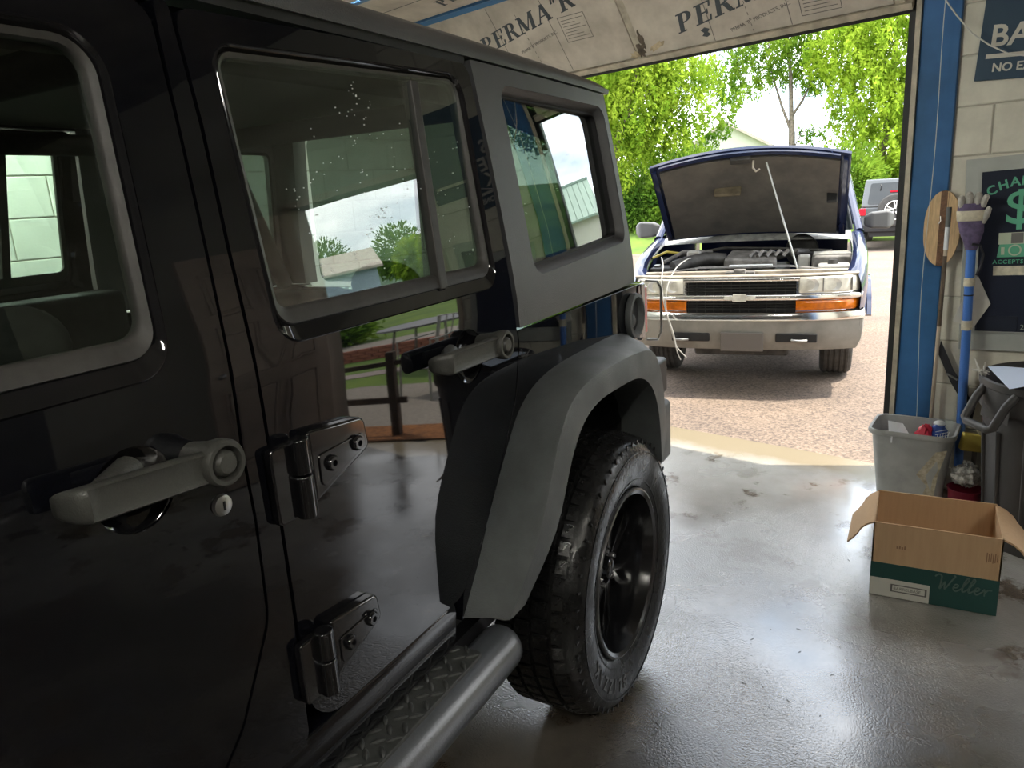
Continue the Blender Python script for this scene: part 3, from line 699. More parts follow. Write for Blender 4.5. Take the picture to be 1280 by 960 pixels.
def win_in(poly, d, lift):
    q = inset(poly, d); z0, z1 = min(p[1] for p in q), max(p[1] for p in q)
    return [(y, z + lift * (z1 - z) / (z1 - z0)) for y, z in q]
def circle(cy, cz, r, n=32): return [(cy + r * math.cos(2 * pi * k / n), cz + r * math.sin(2 * pi * k / n)) for k in range(n)]
def door(name, outline, win, cup):
    d = sp(panel(outline, [win, cup], wf(0.0), 0.028).obj(name, M_paint, suv, smooth=40, bevel=0.006, seg=3, ang=55))
    # stamped gloss return, rubber frame, pane
    band([(inset(win, -0.001), wf(-0.001)), (inset(win, 0.003), wf(0.0035)), (win_in(win, 0.012, .014), wf(-0.008)), (win_in(win, 0.012, .014), wf(-0.022)), (inset(win, -0.001), wf(-0.022))]).obj('window_return', M_trimgloss, d, smooth=50)
    band([(win_in(win, 0.0105, .013), wf(-0.012)), (win_in(win, 0.0125, .015), wf(-0.004)), (win_in(win, 0.0205, .026), wf(-0.008)), (win_in(win, 0.0225, .028), wf(-0.014)), (win_in(win, 0.0225, .028), wf(-0.024)), (win_in(win, 0.0105, .013), wf(-0.024))]).obj('window_rubber', M_rubber, d, smooth=50)
    return d, win_in(win, 0.021, .027)
rear_door, rg = door('rear_door', rear_door_o, rear_win, circle(-0.603, 1.178, 0.055))
front_door, fg = door('front_door', front_door_o, front_win, circle(-1.342, 1.178, 0.052))
panel(fg, [], wf(-0.016), 0.004, 0.2).obj('window_glass', M_glassf, front_door, smooth=30)
# rear door: sliding pane, fixed quarter pane and the bar between them
zb_, zt_ = 1.32, 1.72
bar = [(-0.668, 1.322), (-0.644, 1.322), (-0.606, 1.708), (-0.630, 1.708)]
g = G().prism(bar, -0.024, -0.001, lambda y, z, h: (W(z) + h, y, z)); g.obj('window_divider', M_rubber, rear_door, smooth=0, bevel=0.003)
tiltg = lambda off: (lambda y, z: W(z) + off + 0.040 * max(0.0, z - 1.32))
panel(rpoly([(-1.070, 1.692, .03), (-0.620, 1.720, 0), (-0.657, 1.318, 0), (-1.072, 1.316, .03)], 0.03), [], tiltg(-0.022), 0.004, 0.2).obj('window_glass', M_glassr, rear_door, smooth=30)
panel(rpoly([(-0.618, 1.718, 0), (-0.470, 1.722, .03), (-0.480, 1.320, .03), (-0.655, 1.318, 0)], 0.03), [], tiltg(-0.022), 0.004, 0.2).obj('quarter_glass', M_glassr, rear_door, smooth=30)
# painted recessed lip under the rear-door window
# droplets on the panes
def droplets(parent, n, y0, y1, z0, z1, fx, seed):
    r_ = random.Random(seed); g = G()
    for k in range(n):
        cy, cz = r_.uniform(y0, y1), r_.uniform(z0, z1)
        for q in range(r_.randint(1, 4)):
            y, z = cy + r_.gauss(0, .010), cz + r_.gauss(0, .010); r = r_.uniform(.0007, .0015)
            g.ball((fx(y, z), y, z), (r * .7, r * 1.3, r * .8), 6, 4)
    stuff(g.obj('water_droplets', M_drop, parent))
droplets(rear_door, 42, -1.0, -0.65, 1.38, 1.68, tiltg(-0.0215), 3)
droplets(rear_door, 8, -0.60, -0.50, 1.38, 1.68, tiltg(-0.0215), 4)

# pillar strip between the doors, roof-side gap strip, sill
sp(panel(rpoly([(-1.154, 1.752, .010), (-1.133, 1.752, .010), (-1.133, 1.60, 0), (-1.140, 1.44, 0), (-1.143, 1.16, 0), (-1.145, 0.90, 0), (-1.147, 0.70, 0), (-1.155, 0.675, 0)] + [(a, b, 0) for a, b in reversed([q for q in inset(front_door_o, -0.005) if q[0] > -1.37 and q[1] < 1.70])] + [(-1.158, 1.70, 0)], 0.0, 4), [], wf(0.0), 0.03, 0.05).obj('centre_pillar', M_paint, suv, smooth=40, bevel=0.006, seg=3, ang=55))
g = G(); rings = []
for y in (-2.12, -1.4, -0.72): rings.append([(0.789, y, 0.683), (0.792, y, 0.665), (0.785, y, 0.60), (0.75, y, 0.55), (0.60, y, 0.55), (0.60, y, 0.683)])
g.loft(rings, caps=True); sp(g.obj('door_sill', M_paint, suv, smooth=35, bevel=0.006))
sp(G().span((0.60, -2.1, 0.56), (0.735, -0.40, 1.285)).obj('inner_door_trim', M_interior, suv, smooth=0, bevel=0.02))
sp(G().span((0.60, -2.3, 0.50), (0.70, -0.3, 0.56)).obj('frame_rail', M_dark, suv, smooth=0))
# drip rail gap
sp(G().loft([[(W(1.765) - .004, y, 1.762), (W(1.765) - .004, y, 1.79), (W(1.765) - .05, y, 1.79), (W(1.765) - .05, y, 1.762)] for y in (-1.9, -1.2, -0.415)], caps=True).obj('drip_channel', M_dark, suv, smooth=0))

# rear quarter, hardtop side, quarter window
flare_body = [(-0.695, 0.632), (-0.567, 0.825), (-0.46, 0.96), (-0.40, 1.015), (-0.32, 1.05), (-0.20, 1.068), (0.0, 1.072), (0.19, 1.07), (0.30, 1.055), (0.38, 1.02), (0.44, 0.95)]
q_o = [(-0.388, 1.190), (-0.388, 1.16), (-0.418, 1.05)] + [(-0.474, 0.962), (-0.588, 0.795), (-0.694, 0.69), (-0.705, 0.632)] + [(a, b - 0.012) for a, b in flare_body[1:]] + [(0.452, 0.95), (0.452, 1.190)]
qp = sp(panel(q_o, [], wf(-0.001), 0.03, 0.05).obj('rear_quarter', M_paint, suv, smooth=40, bevel=0.005, ang=55))
def wt_(off): return lambda y, z: W(z) + off - 0.016 * max(0, (y + 0.38) / 0.8) ** 2
qwin = rpoly([(-0.298, 1.733), (0.362, 1.733), (0.386, 1.333), (-0.283, 1.301)], 0.045, 7)
hs_o = rpoly([(-0.402, 1.772, .004), (0.392, 1.772, .004), (0.436, 1.197, .01), (-0.386, 1.197, .004)], 0.01, 3)
ht = sp(panel(hs_o, [qwin], wt_(0.003), 0.03, 0.06).obj('hardtop_side', M_hardtop, suv, smooth=40, bevel=0.005, ang=55))
M_bez = mat('quarter_window_bezel', (0.13, 0.13, 0.125), 0.42)
band([(inset(qwin, -0.001), wt_(0.002)), (inset(qwin, 0.018), wt_(-0.022)), (inset(qwin, 0.018), wt_(-0.034)), (inset(qwin, -0.001), wt_(-0.034))]).obj('window_bezel', M_hardtop, ht, smooth=50)
band([(inset(qwin, 0.016), wt_(-0.0215)), (inset(qwin, 0.024), wt_(-0.020)), (inset(qwin, 0.026), wt_(-0.045)), (inset(qwin, 0.016), wt_(-0.045))]).obj('window_rubber', M_black, ht, smooth=50)
panel(inset(qwin, 0.020), [], lambda y, z: wt_(-0.022)(y, z) - 0.020 * (y + 0.27), 0.004, 0.2).obj('window_glass', M_glassq, ht, smooth=30)
droplets(ht, 7, -0.25, 0.25, 1.40, 1.70, lambda y, z: wt_(-0.0215)(y, z) - 0.020 * (y + 0.27), 5)
# hardtop rear corner post
g = G(); zs = [1.197, 1.35, 1.5, 1.65, 1.772]
rings = []
for z in zs:
    yb = 0.438 - (z - 1.197) * 0.0765; xo = wt_(0.003)(yb, z)
    rings.append([(xo, yb, z), (xo - .012, yb + .03, z), (xo - .04, yb + .045, z), (xo - .14, yb + .048, z), (xo - .14, yb - .02, z), (xo - .03, yb - .02, z)])
g.loft(rings, caps=True); sp(g.obj('hardtop_corner', M_hardtop, suv, smooth=50))
# roof cap
g = G(); rings = []
for y in (-2.02, -1.9, -1.5, -1.1, -0.8, -0.4, 0.0, 0.25, 0.40, 0.435):
    dz = -0.012 * max(0, (y + 0.9) / 1.3) ** 2 - (0.02 if y < -2 else 0) - (0.012 if y > 0.42 else 0)
    tp = 0.016 * max(0, (y + 0.38) / 0.8) ** 2
    half = [(0.725 - tp, 1.777), (0.727 - tp, 1.79), (0.716 - tp, 1.812 + dz), (0.69 - tp, 1.827 + dz), (0.60, 1.838 + dz), (0.3, 1.85 + dz), (0.0, 1.853 + dz)]
    under = [(0.68, 1.777), (0.3, 1.80), (0.0, 1.80)]
    rg_ = [(x, y, z) for x, z in half] + [(-x, y, z) for x, z in half[-2::-1]] + [(-x, y, z) for x, z in under] + [(x, y, z) for x, z in under[-2::-1]]
    rings.append(rg_)
g.loft(rings, caps=True); roof = g.obj('hardtop_roof', M_hardtop, suv, smooth=50)
G().span((-0.64, -1.95, 1.765), (0.64, 0.3, 1.776)).obj('headliner', M_headliner, roof, smooth=0)

# fender flare: stations of body edge, crease, lip
st = [((0.787, -0.695, 0.632), (0.885, -0.665, 0.632), (0.886, -0.600, 0.634)),
      ((0.792, -0.567, 0.825), (0.930, -0.600, 0.800), (0.937, -0.535, 0.785)),
      ((0.793, -0.460, 0.960), (0.934, -0.505, 0.955), (0.941, -0.445, 0.920)),
      ((0.793, -0.400, 1.015), (0.934, -0.435, 1.030), (0.941, -0.375, 0.980)),
      ((0.793, -0.320, 1.050), (0.934, -0.335, 1.063), (0.941, -0.285, 1.005)),
      ((0.793, -0.200, 1.068), (0.934, -0.190, 1.069), (0.941, -0.165, 1.006)),
      ((0.793, 0.000, 1.072), (0.934, -0.010, 1.063), (0.941, -0.015, 0.996)),
      ((0.793, 0.190, 1.070), (0.933, 0.130, 1.044), (0.938, 0.085, 0.962)),
      ((0.793, 0.300, 1.055), (0.930, 0.215, 0.990), (0.935, 0.160, 0.900)),
      ((0.793, 0.380, 1.020), (0.925, 0.275, 0.890), (0.930, 0.215, 0.800)),
      ((0.793, 0.440, 0.950), (0.918, 0.325, 0.740), (0.922, 0.255, 0.660))]
def interp_st(st, n):
    out = []
    m = len(st)
    for i in range(m - 1):
        for k in range(n):
            t = k / n; P = [st[max(i - 1, 0)], st[i], st[i + 1], st[min(i + 2, m - 1)]]; row = []
            for j in range(len(st[0])):
                p0, p1, p2, p3 = (Vector(P[q][j]) for q in range(4))
                row.append(0.5 * ((2 * p1) + (p2 - p0) * t + (2 * p0 - 5 * p1 + 4 * p2 - p3) * t * t + (3 * p1 - p0 - 3 * p2 + p3) * t ** 3))
            out.append(row)
    out.append([Vector(p) for p in st[-1]]); return out
g = G(); rings = []
axle = Vector((0, 0, 0.407))
for b, c, l in interp_st(st, 4):
    mid = (b + c) / 2 + Vector((0.012, 0, 0.006)); toc = (axle - l); toc.x = 0; toc.normalize()
    c1 = c + (b - c).normalized() * 0.012; c2 = c + (l - c).normalized() * 0.012
    li = l + Vector((-0.02, 0, 0)) - toc * 0.002; bi = Vector((0.79, l.y, l.z)) - toc * 0.03
    rings.append([tuple(p) for p in (b, mid, c1, (c1 + c2) / 2 + (c - (c1 + c2) / 2) * 0.5, c2, l, li, bi, Vector((0.78, b.y, b.z)) + toc * 0.01)])
g.loft(rings, caps=True); flare = sp(g.obj('fender_flare', M_plastic, suv, smooth=32))
# dark wheel well behind the flare
g = G(); rings = []
for b, c, l in interp_st(st, 2):
    toc = (axle - l); toc.x = 0; toc.normalize(); q = l - toc * 0.03
    rings.append([(0.80, q.y, q.z), (0.42, q.y, q.z)])
g.loft(rings, closed=False)
ins = [r[1] for r in rings]; g.add(ins, [tuple(range(len(ins)))])
sp(g.obj('wheel_well', M_dark, suv, smooth=60))

# fuel filler, tail lamp with guard, bumper ends
fl = sp(G().lathe([(0.052, 0.0), (0.070, 0.0), (0.073, 0.008), (0.070, 0.018), (0.060, 0.020), (0.054, 0.012), (0.052, -0.0)], 'X', 40, (0.796, 0.365, 1.10)).obj('fuel_filler', M_plastic, suv, smooth=40))
G().lathe([(0.001, 0.002), (0.03, 0.003), (0.053, 0.001)], 'X', 32, (0.796, 0.365, 1.10)).obj('filler_bowl', M_black, fl, smooth=40)
G().lathe([(0.0005, 0.012), (0.012, 0.011), (0.02, 0.006), (0.022, 0.0)], 'X', 20, (0.797, 0.352, 1.085)).obj('filler_cap', M_plastic, fl, smooth=40)
tl = sp(G().span((0.685, 0.452, 1.0), (0.795, 0.50, 1.19)).obj('tail_lamp', M_trimgloss, suv, smooth=0, bevel=0.008))
G().span((0.700, 0.497, 1.015), (0.792, 0.53, 1.175)).obj('lamp_lens', M_red, tl, smooth=0, bevel=0.006)
g = G(); g.tube([(0.80, 0.49, 1.0), (0.83, 0.515, 0.995), (0.835, 0.54, 1.02), (0.835, 0.54, 1.165), (0.825, 0.53, 1.188), (0.80, 0.49, 1.195)], 0.0045, 8)
g.obj('lamp_guard', M_steel, tl)
g = G(); g.span((0.63, 0.43, 0.56), (0.855, 0.585, 0.775)); sp(g.obj('bumper_end', M_plastic, suv, smooth=0, bevel=0.02, seg=3))
g = G(); g.span((0.76, 0.42, 0.80), (0.845, 0.575, 0.925)); sp(g.obj('bumper_extension', M_dark, suv, smooth=0, bevel=0.014, seg=3))
G().span((-0.64, 0.44, 0.57), (0.64, 0.57, 0.76)).obj('rear_bumper', M_plastic, suv, smooth=0, bevel=0.02)
tg = G().span((-0.70, 0.44, 0.62), (0.70, 0.475, 1.18)).obj('tailgate', M_paint, suv, smooth=0, bevel=0.01)
g = G(); ow = rpoly([(-0.60, 1.20), (0.60, 1.20), (0.55, 1.765), (-0.55, 1.765)], 0.04)
g.prism(ow, 0.0, 0.006, lambda u, z, h: (u, 0.465 - (z - 1.2) * 0.07 + h, z)); g.obj('lift_glass', M_glassq, tg, smooth=0)
# side step: tube, tread pad, diamond lugs
stp = sp(G().tube([(0.788, -2.6, 0.475), (0.788, -0.56, 0.475), (0.788, -0.545, 0.475), (0.788, -0.535, 0.475)], [0.055, 0.055, 0.052, 0.044], 28).obj('side_step', M_tubemat, suv, smooth=40))
g = G(); g.prism(rpoly([(0.728, -2.4, .01), (0.808, -2.4, .01), (0.808, -0.66, .012), (0.735, -0.66, .012)], 0.01, 4), 0.515, 0.534, lambda x, y, h: (x, y, h)); pad = g.obj('step_pad', M_pad, stp, smooth=30, bevel=0.003)
lug = G().ball((0, 0, 0), (0.0055, 0.0165, 0.0045), 8, 4).mesh('tread_lug', M_pad, 60)
k = 0
for i in range(26):
    y = -0.685 - i * 0.034
    for j, x in enumerate((0.746, 0.770, 0.794)):
        o = link('tread_lug', lug, stp, loc=(x, y + (0.017 if j % 2 else 0), 0.5345), rot=(0, 0, 0.75 if (i + j) % 2 else -0.75)); k += 1
for y in (-0.80, -1.6, -2.3):
    G().tube([(0.62, y, 0.53), (0.70, y, 0.50), (0.75, y, 0.47)], 0.018).obj('step_bracket', M_dark, stp)
# door handles: cup, grip, button
def handle(y0, y1, z0, z1, cy, cz, cr_):
    cup = sp(G().lathe([(0.0005, -0.030), (cr_ * .5, -0.026), (cr_ * .8, -0.016), (cr_ * .94, -0.006), (cr_ * 1.02, -0.004), (cr_ * 1.02, -0.02)], 'X', 40, (W(cz) + .0005, cy, cz)).obj('handle_cup', M_trimgloss, suv, smooth=60))
    h = G(); X = W(z0) + 0.048
    ts = [0, .006, .02, .045, .075, .11, .15, .2, .3, .4, .5, .6, .7, .8, .9, 1]; rings = []
    for i, t in enumerate(ts):
        y = y0 + (y1 - y0) * t; z = z0 + (z1 - z0) * t
        x = X - 0.024 * max(0, 1 - t / .12) ** 2; hh = 0.021; w = 0.012
        sd = t * (y1 - y0); e_ = math.sqrt(max(0.02, 1 - max(0, 1 - sd / 0.021) ** 2)); hh *= .45 + .55 * e_; w *= .5 + .5 * e_
        sec = []
        for q in range(14):
            a = 2 * pi * q / 14; ca, sa = math.cos(a), math.sin(a)
            cx = w * (abs(ca) ** .6) * (1 if ca > 0 else -1)
            if ca > 0.3 and abs(sa) < .75 and 0.14 < t: cx *= 0.55
            sec.append((x + cx, y, z + hh * (abs(sa) ** .7) * (1 if sa > 0 else -1)))
        rings.append(sec)
    h.loft(rings, caps=True)
    h.lathe([(0.0005, -0.052), (0.02, -0.052), (0.024, -0.02), (0.030, 0.0), (0.030, 0.012), (0.027, 0.0165), (0.022, 0.0165), (0.020, 0.004), (0.0005, 0.004)], 'X', 32, (X, y1 + 0.022, z1))
    h.tube([(W(z0) - .002, y0 + .10, z0), (X - .02, y0 + .05, z0)], [0.019, 0.015], 14)
    ho = sp(h.obj('door_handle', M_handle, suv, smooth=45))
    G().lathe([(0.0005, 0.018), (0.012, 0.018), (0.016, 0.014), (0.017, 0.0)], 'X', 24, (X, y1 + 0.022, z1)).obj('push_button', M_handle, ho, smooth=45)
handle(-0.768, -0.575, 1.197, 1.194, -0.603, 1.178, 0.055)
handle(-1.445, -1.283, 1.202, 1.190, -1.342, 1.178, 0.052)
lk = sp(G().lathe([(0.0005, 0.006), (0.009, 0.0065), (0.0135, 0.005), (0.015, 0.0)], 'X', 24, (W(1.114), -1.233, 1.114)).obj('lock_cylinder', M_steel, suv, smooth=45))
G().span((W(1.114) + .0055, -1.2345, 1.108), (W(1.114) + .0072, -1.2315, 1.120)).obj('key_slot', M_black, lk, smooth=0)
# hinges
def hinge(y, z, s=1.0):
    f = lambda a, b, h: (W(z) + h, y + a * s, z + b * s)
    leaf = rpoly([(0.0, 0.052, .006), (0.125, 0.040, .014), (0.132, -0.012, .014), (0.0, -0.060, .006)], 0.01, 4)
    hg = G().prism(leaf, -0.002, 0.020, f)
    ho = sp(hg.obj('door_hinge', M_trimgloss, suv, smooth=30, bevel=0.005, seg=3))
    pk = rpoly([(0.014, 0.012, .008), (0.118, 0.016, .008), (0.120, -0.006, .006), (0.014, -0.042, .008)], 0.008, 3)
    G().prism(pk, 0.0195, 0.0225, f).obj('hinge_plate', M_trimgloss, ho, smooth=30, bevel=0.0015)
    for a, b in ((0.038, -0.008), (0.098, 0.004)):
        G().lathe([(0.0005, 0.0235), (0.005, 0.0235), (0.005, 0.030), (0.0095, 0.030), (0.0125, 0.026), (0.013, 0.020)], 'X', 20, f(a, b, 0)).obj('hinge_bolt', M_trimgloss, ho, smooth=40)
    g = G(); g.tube([f(-0.020, 0.05, 0.020), f(-0.020, -0.004, 0.020)], 0.0155, 18); g.tube([f(-0.020, -0.006, 0.020), f(-0.020, -0.072, 0.020)], 0.0150, 18)
    g.obj('hinge_knuckle', M_trimgloss, ho, smooth=40, bevel=0.003, ang=60)
    g = G(); g.prism(rpoly([(-0.07, 0.045), (-0.015, 0.045), (-0.015, -0.07), (-0.07, -0.07)], 0.008, 3), 0.0, 0.016, f); g.obj('hinge_base', M_trimgloss, ho, smooth=30, bevel=0.004)
hinge(-1.085, 1.118); hinge(-1.092, 0.815, 0.9); hinge(-2.06, 1.118); hinge(-2.06, 0.815, 0.9)

# wheels
def tyre(name, loc, side, detail=True):
    x1 = 0.1275
    prof = [(0.232, -.09), (0.25, -.106), (0.30, -.125), (0.345, -x1), (0.372, -.120), (0.388, -.106), (0.397, -.09), (0.397, .09), (0.388, .106), (0.380, .114), (0.372, .120), (0.366, .1215), (0.360, .1255), (0.345, x1), (0.30, .125), (0.28, .119), (0.262, .114), (0.25, .108), (0.232, .09)]
    t = G().lathe(prof, 'X', 96).obj(name, M_tyre, suv, smooth=40, loc=loc, rot=(0, 0, 0 if side > 0 else pi))
    if not detail:
        t2 = t
    # deep dish wheel
    rim = G().lathe([(0.232, .10), (0.2455, .108), (0.2465, .114), (0.240, .118), (0.229, .113), (0.226, .10), (0.222, .085), (0.217, .06), (0.214, -.06), (0.19, -.075), (0.05, -.075)], 'X', 64).obj('wheel_rim', M_rim, t, smooth=40)
    G().lathe([(0.2405, .1182), (0.2455, .1165), (0.2475, .112), (0.2470, .108), (0.2400, .113)], 'X', 64, close=True).obj('rim_lip', M_rimlip, t, smooth=40)
    g = G()
    for k in range(8):
        a = 2 * pi * k / 8 + .2
        for da in (-.11, .11):
            c0, c1 = Vector((0.030, math.cos(a + da * .8) * .055, math.sin(a + da * .8) * .055)), Vector((0.012, math.cos(a + da) * .214, math.sin(a + da) * .214))
            ux = (c1 - c0).normalized(); tg_ = Vector((1, 0, 0)).cross(ux).normalized(); nn = ux.cross(tg_)
            ring_ = lambda c, w, h: [tuple(c + tg_ * w + nn * h), tuple(c - tg_ * w + nn * h), tuple(c - tg_ * w - nn * h), tuple(c + tg_ * w - nn * h)]
            g.loft([ring_(c0, .012, .013), ring_(c1, .009, .010)], caps=True)
    g.obj('wheel_spokes', M_rim, t, smooth=0, bevel=0.003)
    g = G().lathe([(0.0005, .062), (0.022, .062), (0.030, .056), (0.034, .035), (0.066, .032), (0.072, .026), (0.072, -.05)], 'X', 40)
    g.obj('wheel_hub', M_rim, t, smooth=40)
    nut = G().lathe([(0.0005, .052), (0.006, .052), (0.0095, .046), (0.0095, .03)], 'X', 6).mesh('lug_nut', M_rimlip, 30)
    for k in range(5):
        a = 2 * pi * k / 5 + .3; link('lug_nut', nut, t, loc=(0, .0525 * math.cos(a), .0525 * math.sin(a)))
    G().lathe([(0.07, -.06), (0.165, -.06), (0.165, -.035), (0.07, -.035)], 'X', 40, close=True).obj('brake_disc', M_steel, t, smooth=40)
    if detail:
        def blk(x0, x1, w, r0, r1, r1b=None):
            r1b = r1 if r1b is None else r1b; g = G(); b = 0.003
            vs = [(x0, -w, r0), (x1, -w, r0 if r1b == r1 else r1b - .014), (x1, w, r0 if r1b == r1 else r1b - .014), (x0, w, r0), (x0 + b, -w + b, r1), (x1 - b, -w + b, r1b), (x1 - b, w - b, r1b), (x0 + b, w - b, r1)]
            g.add(vs, [(0, 1, 2, 3), (4, 7, 6, 5), (0, 4, 5, 1), (1, 5, 6, 2), (2, 6, 7, 3), (3, 7, 4, 0)])
            # sipe cut across the top
            return g.mesh('tread_block', M_tyre, 0)
        n = 56; dw = pi * 0.402 / n
        m_in = blk(-.026, .026, dw - .0025, .390, .4065); m_mid = blk(-.0215, .0215, dw - .0025, .390, .407); m_sh = blk(-.02, .026, dw - .0022, .390, .406, .392)
        for k in range(n):
            for (mm, xo, ph) in ((m_in, -.082, 0), (m_mid, -.028, .5), (m_mid, .022, 0.2), (m_sh, .074, .7)):
                a = 2 * pi * (k + ph) / n
                link('tread_block', mm, t, loc=(xo, 0, 0), rot=(a, 0, 0))
        # short ribs on the shoulder and raised letters
        rb = G()
        for k in range(n * 2):
            a = 2 * pi * k / (n * 2)
            if k % 2: continue
            R_ = Matrix.Rotation(a, 3, 'X')
            rb.box(R_ @ Vector((.1165, 0, .3795)), (.005, .006, .018), R=R_)
        stuff(rb.obj('shoulder_ribs', M_tyre, t, smooth=0))
        G().lathe([(0.356, .1255), (0.3565, .1285), (0.353, .1285), (0.3535, .1262)], 'X', 96, close=True).obj('sidewall_ring', M_tyre, t, smooth=30)
        G().lathe([(0.272, .1150), (0.2725, .1185), (0.268, .1175), (0.2685, .1140)], 'X', 96, close=True).obj('sidewall_ring', M_tyre, t, smooth=30)
        a = math.radians(-104)
        for word in ('BLIZZAK',):
            for ch in word:
                ca, sa = math.cos(a), math.sin(a)
                text(ch, 0.052, frame((0.1245, ca * .298, sa * .298), (0.02, sa, -ca), (0.055, ca, sa)), M_letter, t, 'raised_letter', ext=0.002, bold=0.001)
                a -= 0.145 if ch != 'I' else 0.09
    return t
M_letter = mat('raised_tyre_letter', (0.07, 0.07, 0.07), 0.35)
tyre('rear_tyre', (0.7855, 0, 0.407), 1)
tyre('rear_tyre', (-0.7855, 0, 0.407), -1, False)
tyre('front_tyre', (0.7855, -2.946, 0.407), 1, False)
tyre('front_tyre', (-0.7855, -2.946, 0.407), -1, False)
G().tube([(-0.7, 0, 0.407), (-0.1, 0, 0.407), (0.0, 0, 0.407), (0.1, 0, 0.407), (0.7, 0, 0.407)], [0.045, 0.05, 0.12, 0.05, 0.045], 16).obj('rear_axle', M_dark, suv)

# front end (behind the viewer)
sp(panel(rpoly([(-2.10, 1.22, .02), (-2.10, 0.70, .05), (-2.40, 0.62, .05), (-2.45, 0.86, .1), (-3.35, 0.98, .1), (-3.45, 1.10, .05)], .03), [], wf(-0.05), 0.03, 0.1).obj('front_fender', M_paint, suv, smooth=40))
stf = [tuple((a[0], -2.946 - a[1] * 0.95, a[2]) for a in row) for row in st]
g = G(); g.loft([[tuple(p) for p in (b, c, l, (0.80, l[1], l[2]))] for b, c, l in stf], caps=True); sp(g.obj('fender_flare', M_plastic, suv, smooth=32))
g = G(); g.loft([[(-.74, -2.12, 1.25), (-.5, -2.12, 1.29), (0, -2.12, 1.31), (.5, -2.12, 1.29), (.74, -2.12, 1.25), (.74, -2.12, 1.1), (-.74, -2.12, 1.1)], [(-.66, -3.45, 1.12), (-.5, -3.45, 1.16), (0, -3.45, 1.18), (.5, -3.45, 1.16), (.66, -3.45, 1.12), (.66, -3.45, .98), (-.66, -3.45, .98)]], caps=True)
g.obj('hood', M_paint, suv, smooth=50)
G().span((-.66, -3.49, .72), (.66, -3.40, 1.12)).obj('front_grille', M_paint, suv, smooth=0, bevel=0.02)
G().span((-.80, -3.68, .52), (.80, -3.48, .68)).obj('front_bumper', M_plastic, suv, smooth=0, bevel=0.02)
g = G().prism(rpoly([(-.68, 1.28), (.68, 1.28), (.63, 1.76), (-.63, 1.76)], .03), 0, .006, lambda u, z, h: (u, -2.10 + (z - 1.28) * .5 + h, z)); g.obj('windshield', M_glassf, suv, smooth=0)
g = G(); g.tube([(.74, -2.12, 1.26), (.69, -1.86, 1.775)], .03, 8); g.tube([(-.74, -2.12, 1.26), (-.69, -1.86, 1.775)], .03, 8); g.tube([(.69, -1.86, 1.775), (-.69, -1.86, 1.775)], .03, 8); g.obj('windshield_frame', M_paint, suv)
# cabin
G().span((-.74, -2.3, .50), (.74, .44, .54)).obj('floor_pan', M_dark, suv, smooth=0)
G().loft([[(-.70, -2.10, .7), (.70, -2.10, .7), (.70, -2.08, 1.27), (-.70, -2.08, 1.27)], [(-.70, -1.80, .7), (.70, -1.80, .7), (.70, -1.80, 1.22), (-.70, -1.80, 1.22)]], caps=True).obj('dashboard', M_interior, suv, smooth=0, bevel=.02)
def seat(x, y, w, parent_name='front_seat'):
    g = G(); g.loft([[(x - w, y - .52, .62), (x + w, y - .52, .62), (x + w, y - .52, .80), (x - w, y - .52, .80)], [(x - w, y - .05, .60), (x + w, y - .05, .60), (x + w, y - .05, .78), (x - w, y - .05, .78)]], caps=True)
    g.loft([[(x - w, y - .10, .78), (x + w, y - .10, .78), (x + w, y + .05, .76), (x - w, y + .05, .76)], [(x - w * .95, y - .02, 1.1), (x + w * .95, y - .02, 1.1), (x + w * .95, y + .10, 1.1), (x - w * .95, y + .10, 1.1)], [(x - w * .7, y + .06, 1.27), (x + w * .7, y + .06, 1.27), (x + w * .7, y + .15, 1.27), (x - w * .7, y + .15, 1.27)]], caps=True)
    s_ = g.obj(parent_name, M_interior, suv, smooth=30, bevel=.03, seg=3)
    return s_
def headrest(s_, x, y, z=1.31):
    G().ball((x, y + .11, z), (.11, .045, .06), 16, 10).obj('headrest', M_interior, s_, smooth=80)
for x in (.36, -.36):
    s_ = seat(x, -1.32, .25); headrest(s_, x, -1.32)
s_ = seat(0, -.42, .58, 'rear_bench')
for x in (.38, -.38): headrest(s_, x, -.44, 1.29)
g = G()
for s in (-1, 1):
    g.tube([(s * .66, -1.78, 1.70), (s * .66, -1.05, 1.72), (s * .66, -.30, 1.72), (s * .66, .15, 1.65), (s * .68, .34, 1.2)], .032, 10)
    g.tube([(s * .66, -1.12, 1.72), (s * .69, -1.14, 1.2), (s * .70, -1.14, .7)], .036, 10)
g.tube([(-.66, -1.10, 1.72), (.66, -1.10, 1.72)], .032, 10); g.tube([(-.66, -.1, 1.72), (.66, -.1, 1.72)], .032, 10)
g.obj('roll_bar', M_interior, suv, smooth=50)
g = G(); g.tube([(.55 - .02, -1.10, 1.55), (.60, -1.08, 1.25), (.64, -1.08, 1.0)], .016, 4); g.obj('seat_belt', M_dark, suv, smooth=0)

# mirrored right side
def mirror(o):
    c = o.copy(); COL.objects.link(c); c.scale.x = -1; c.parent = suv
    for ch in list(o.children):
        d = ch.copy(); COL.objects.link(d); d.parent = c
for o in side_parts:
    if o.name.split('.')[0] in ('fuel_filler', 'lock_cylinder'): continue
    mirror(o)

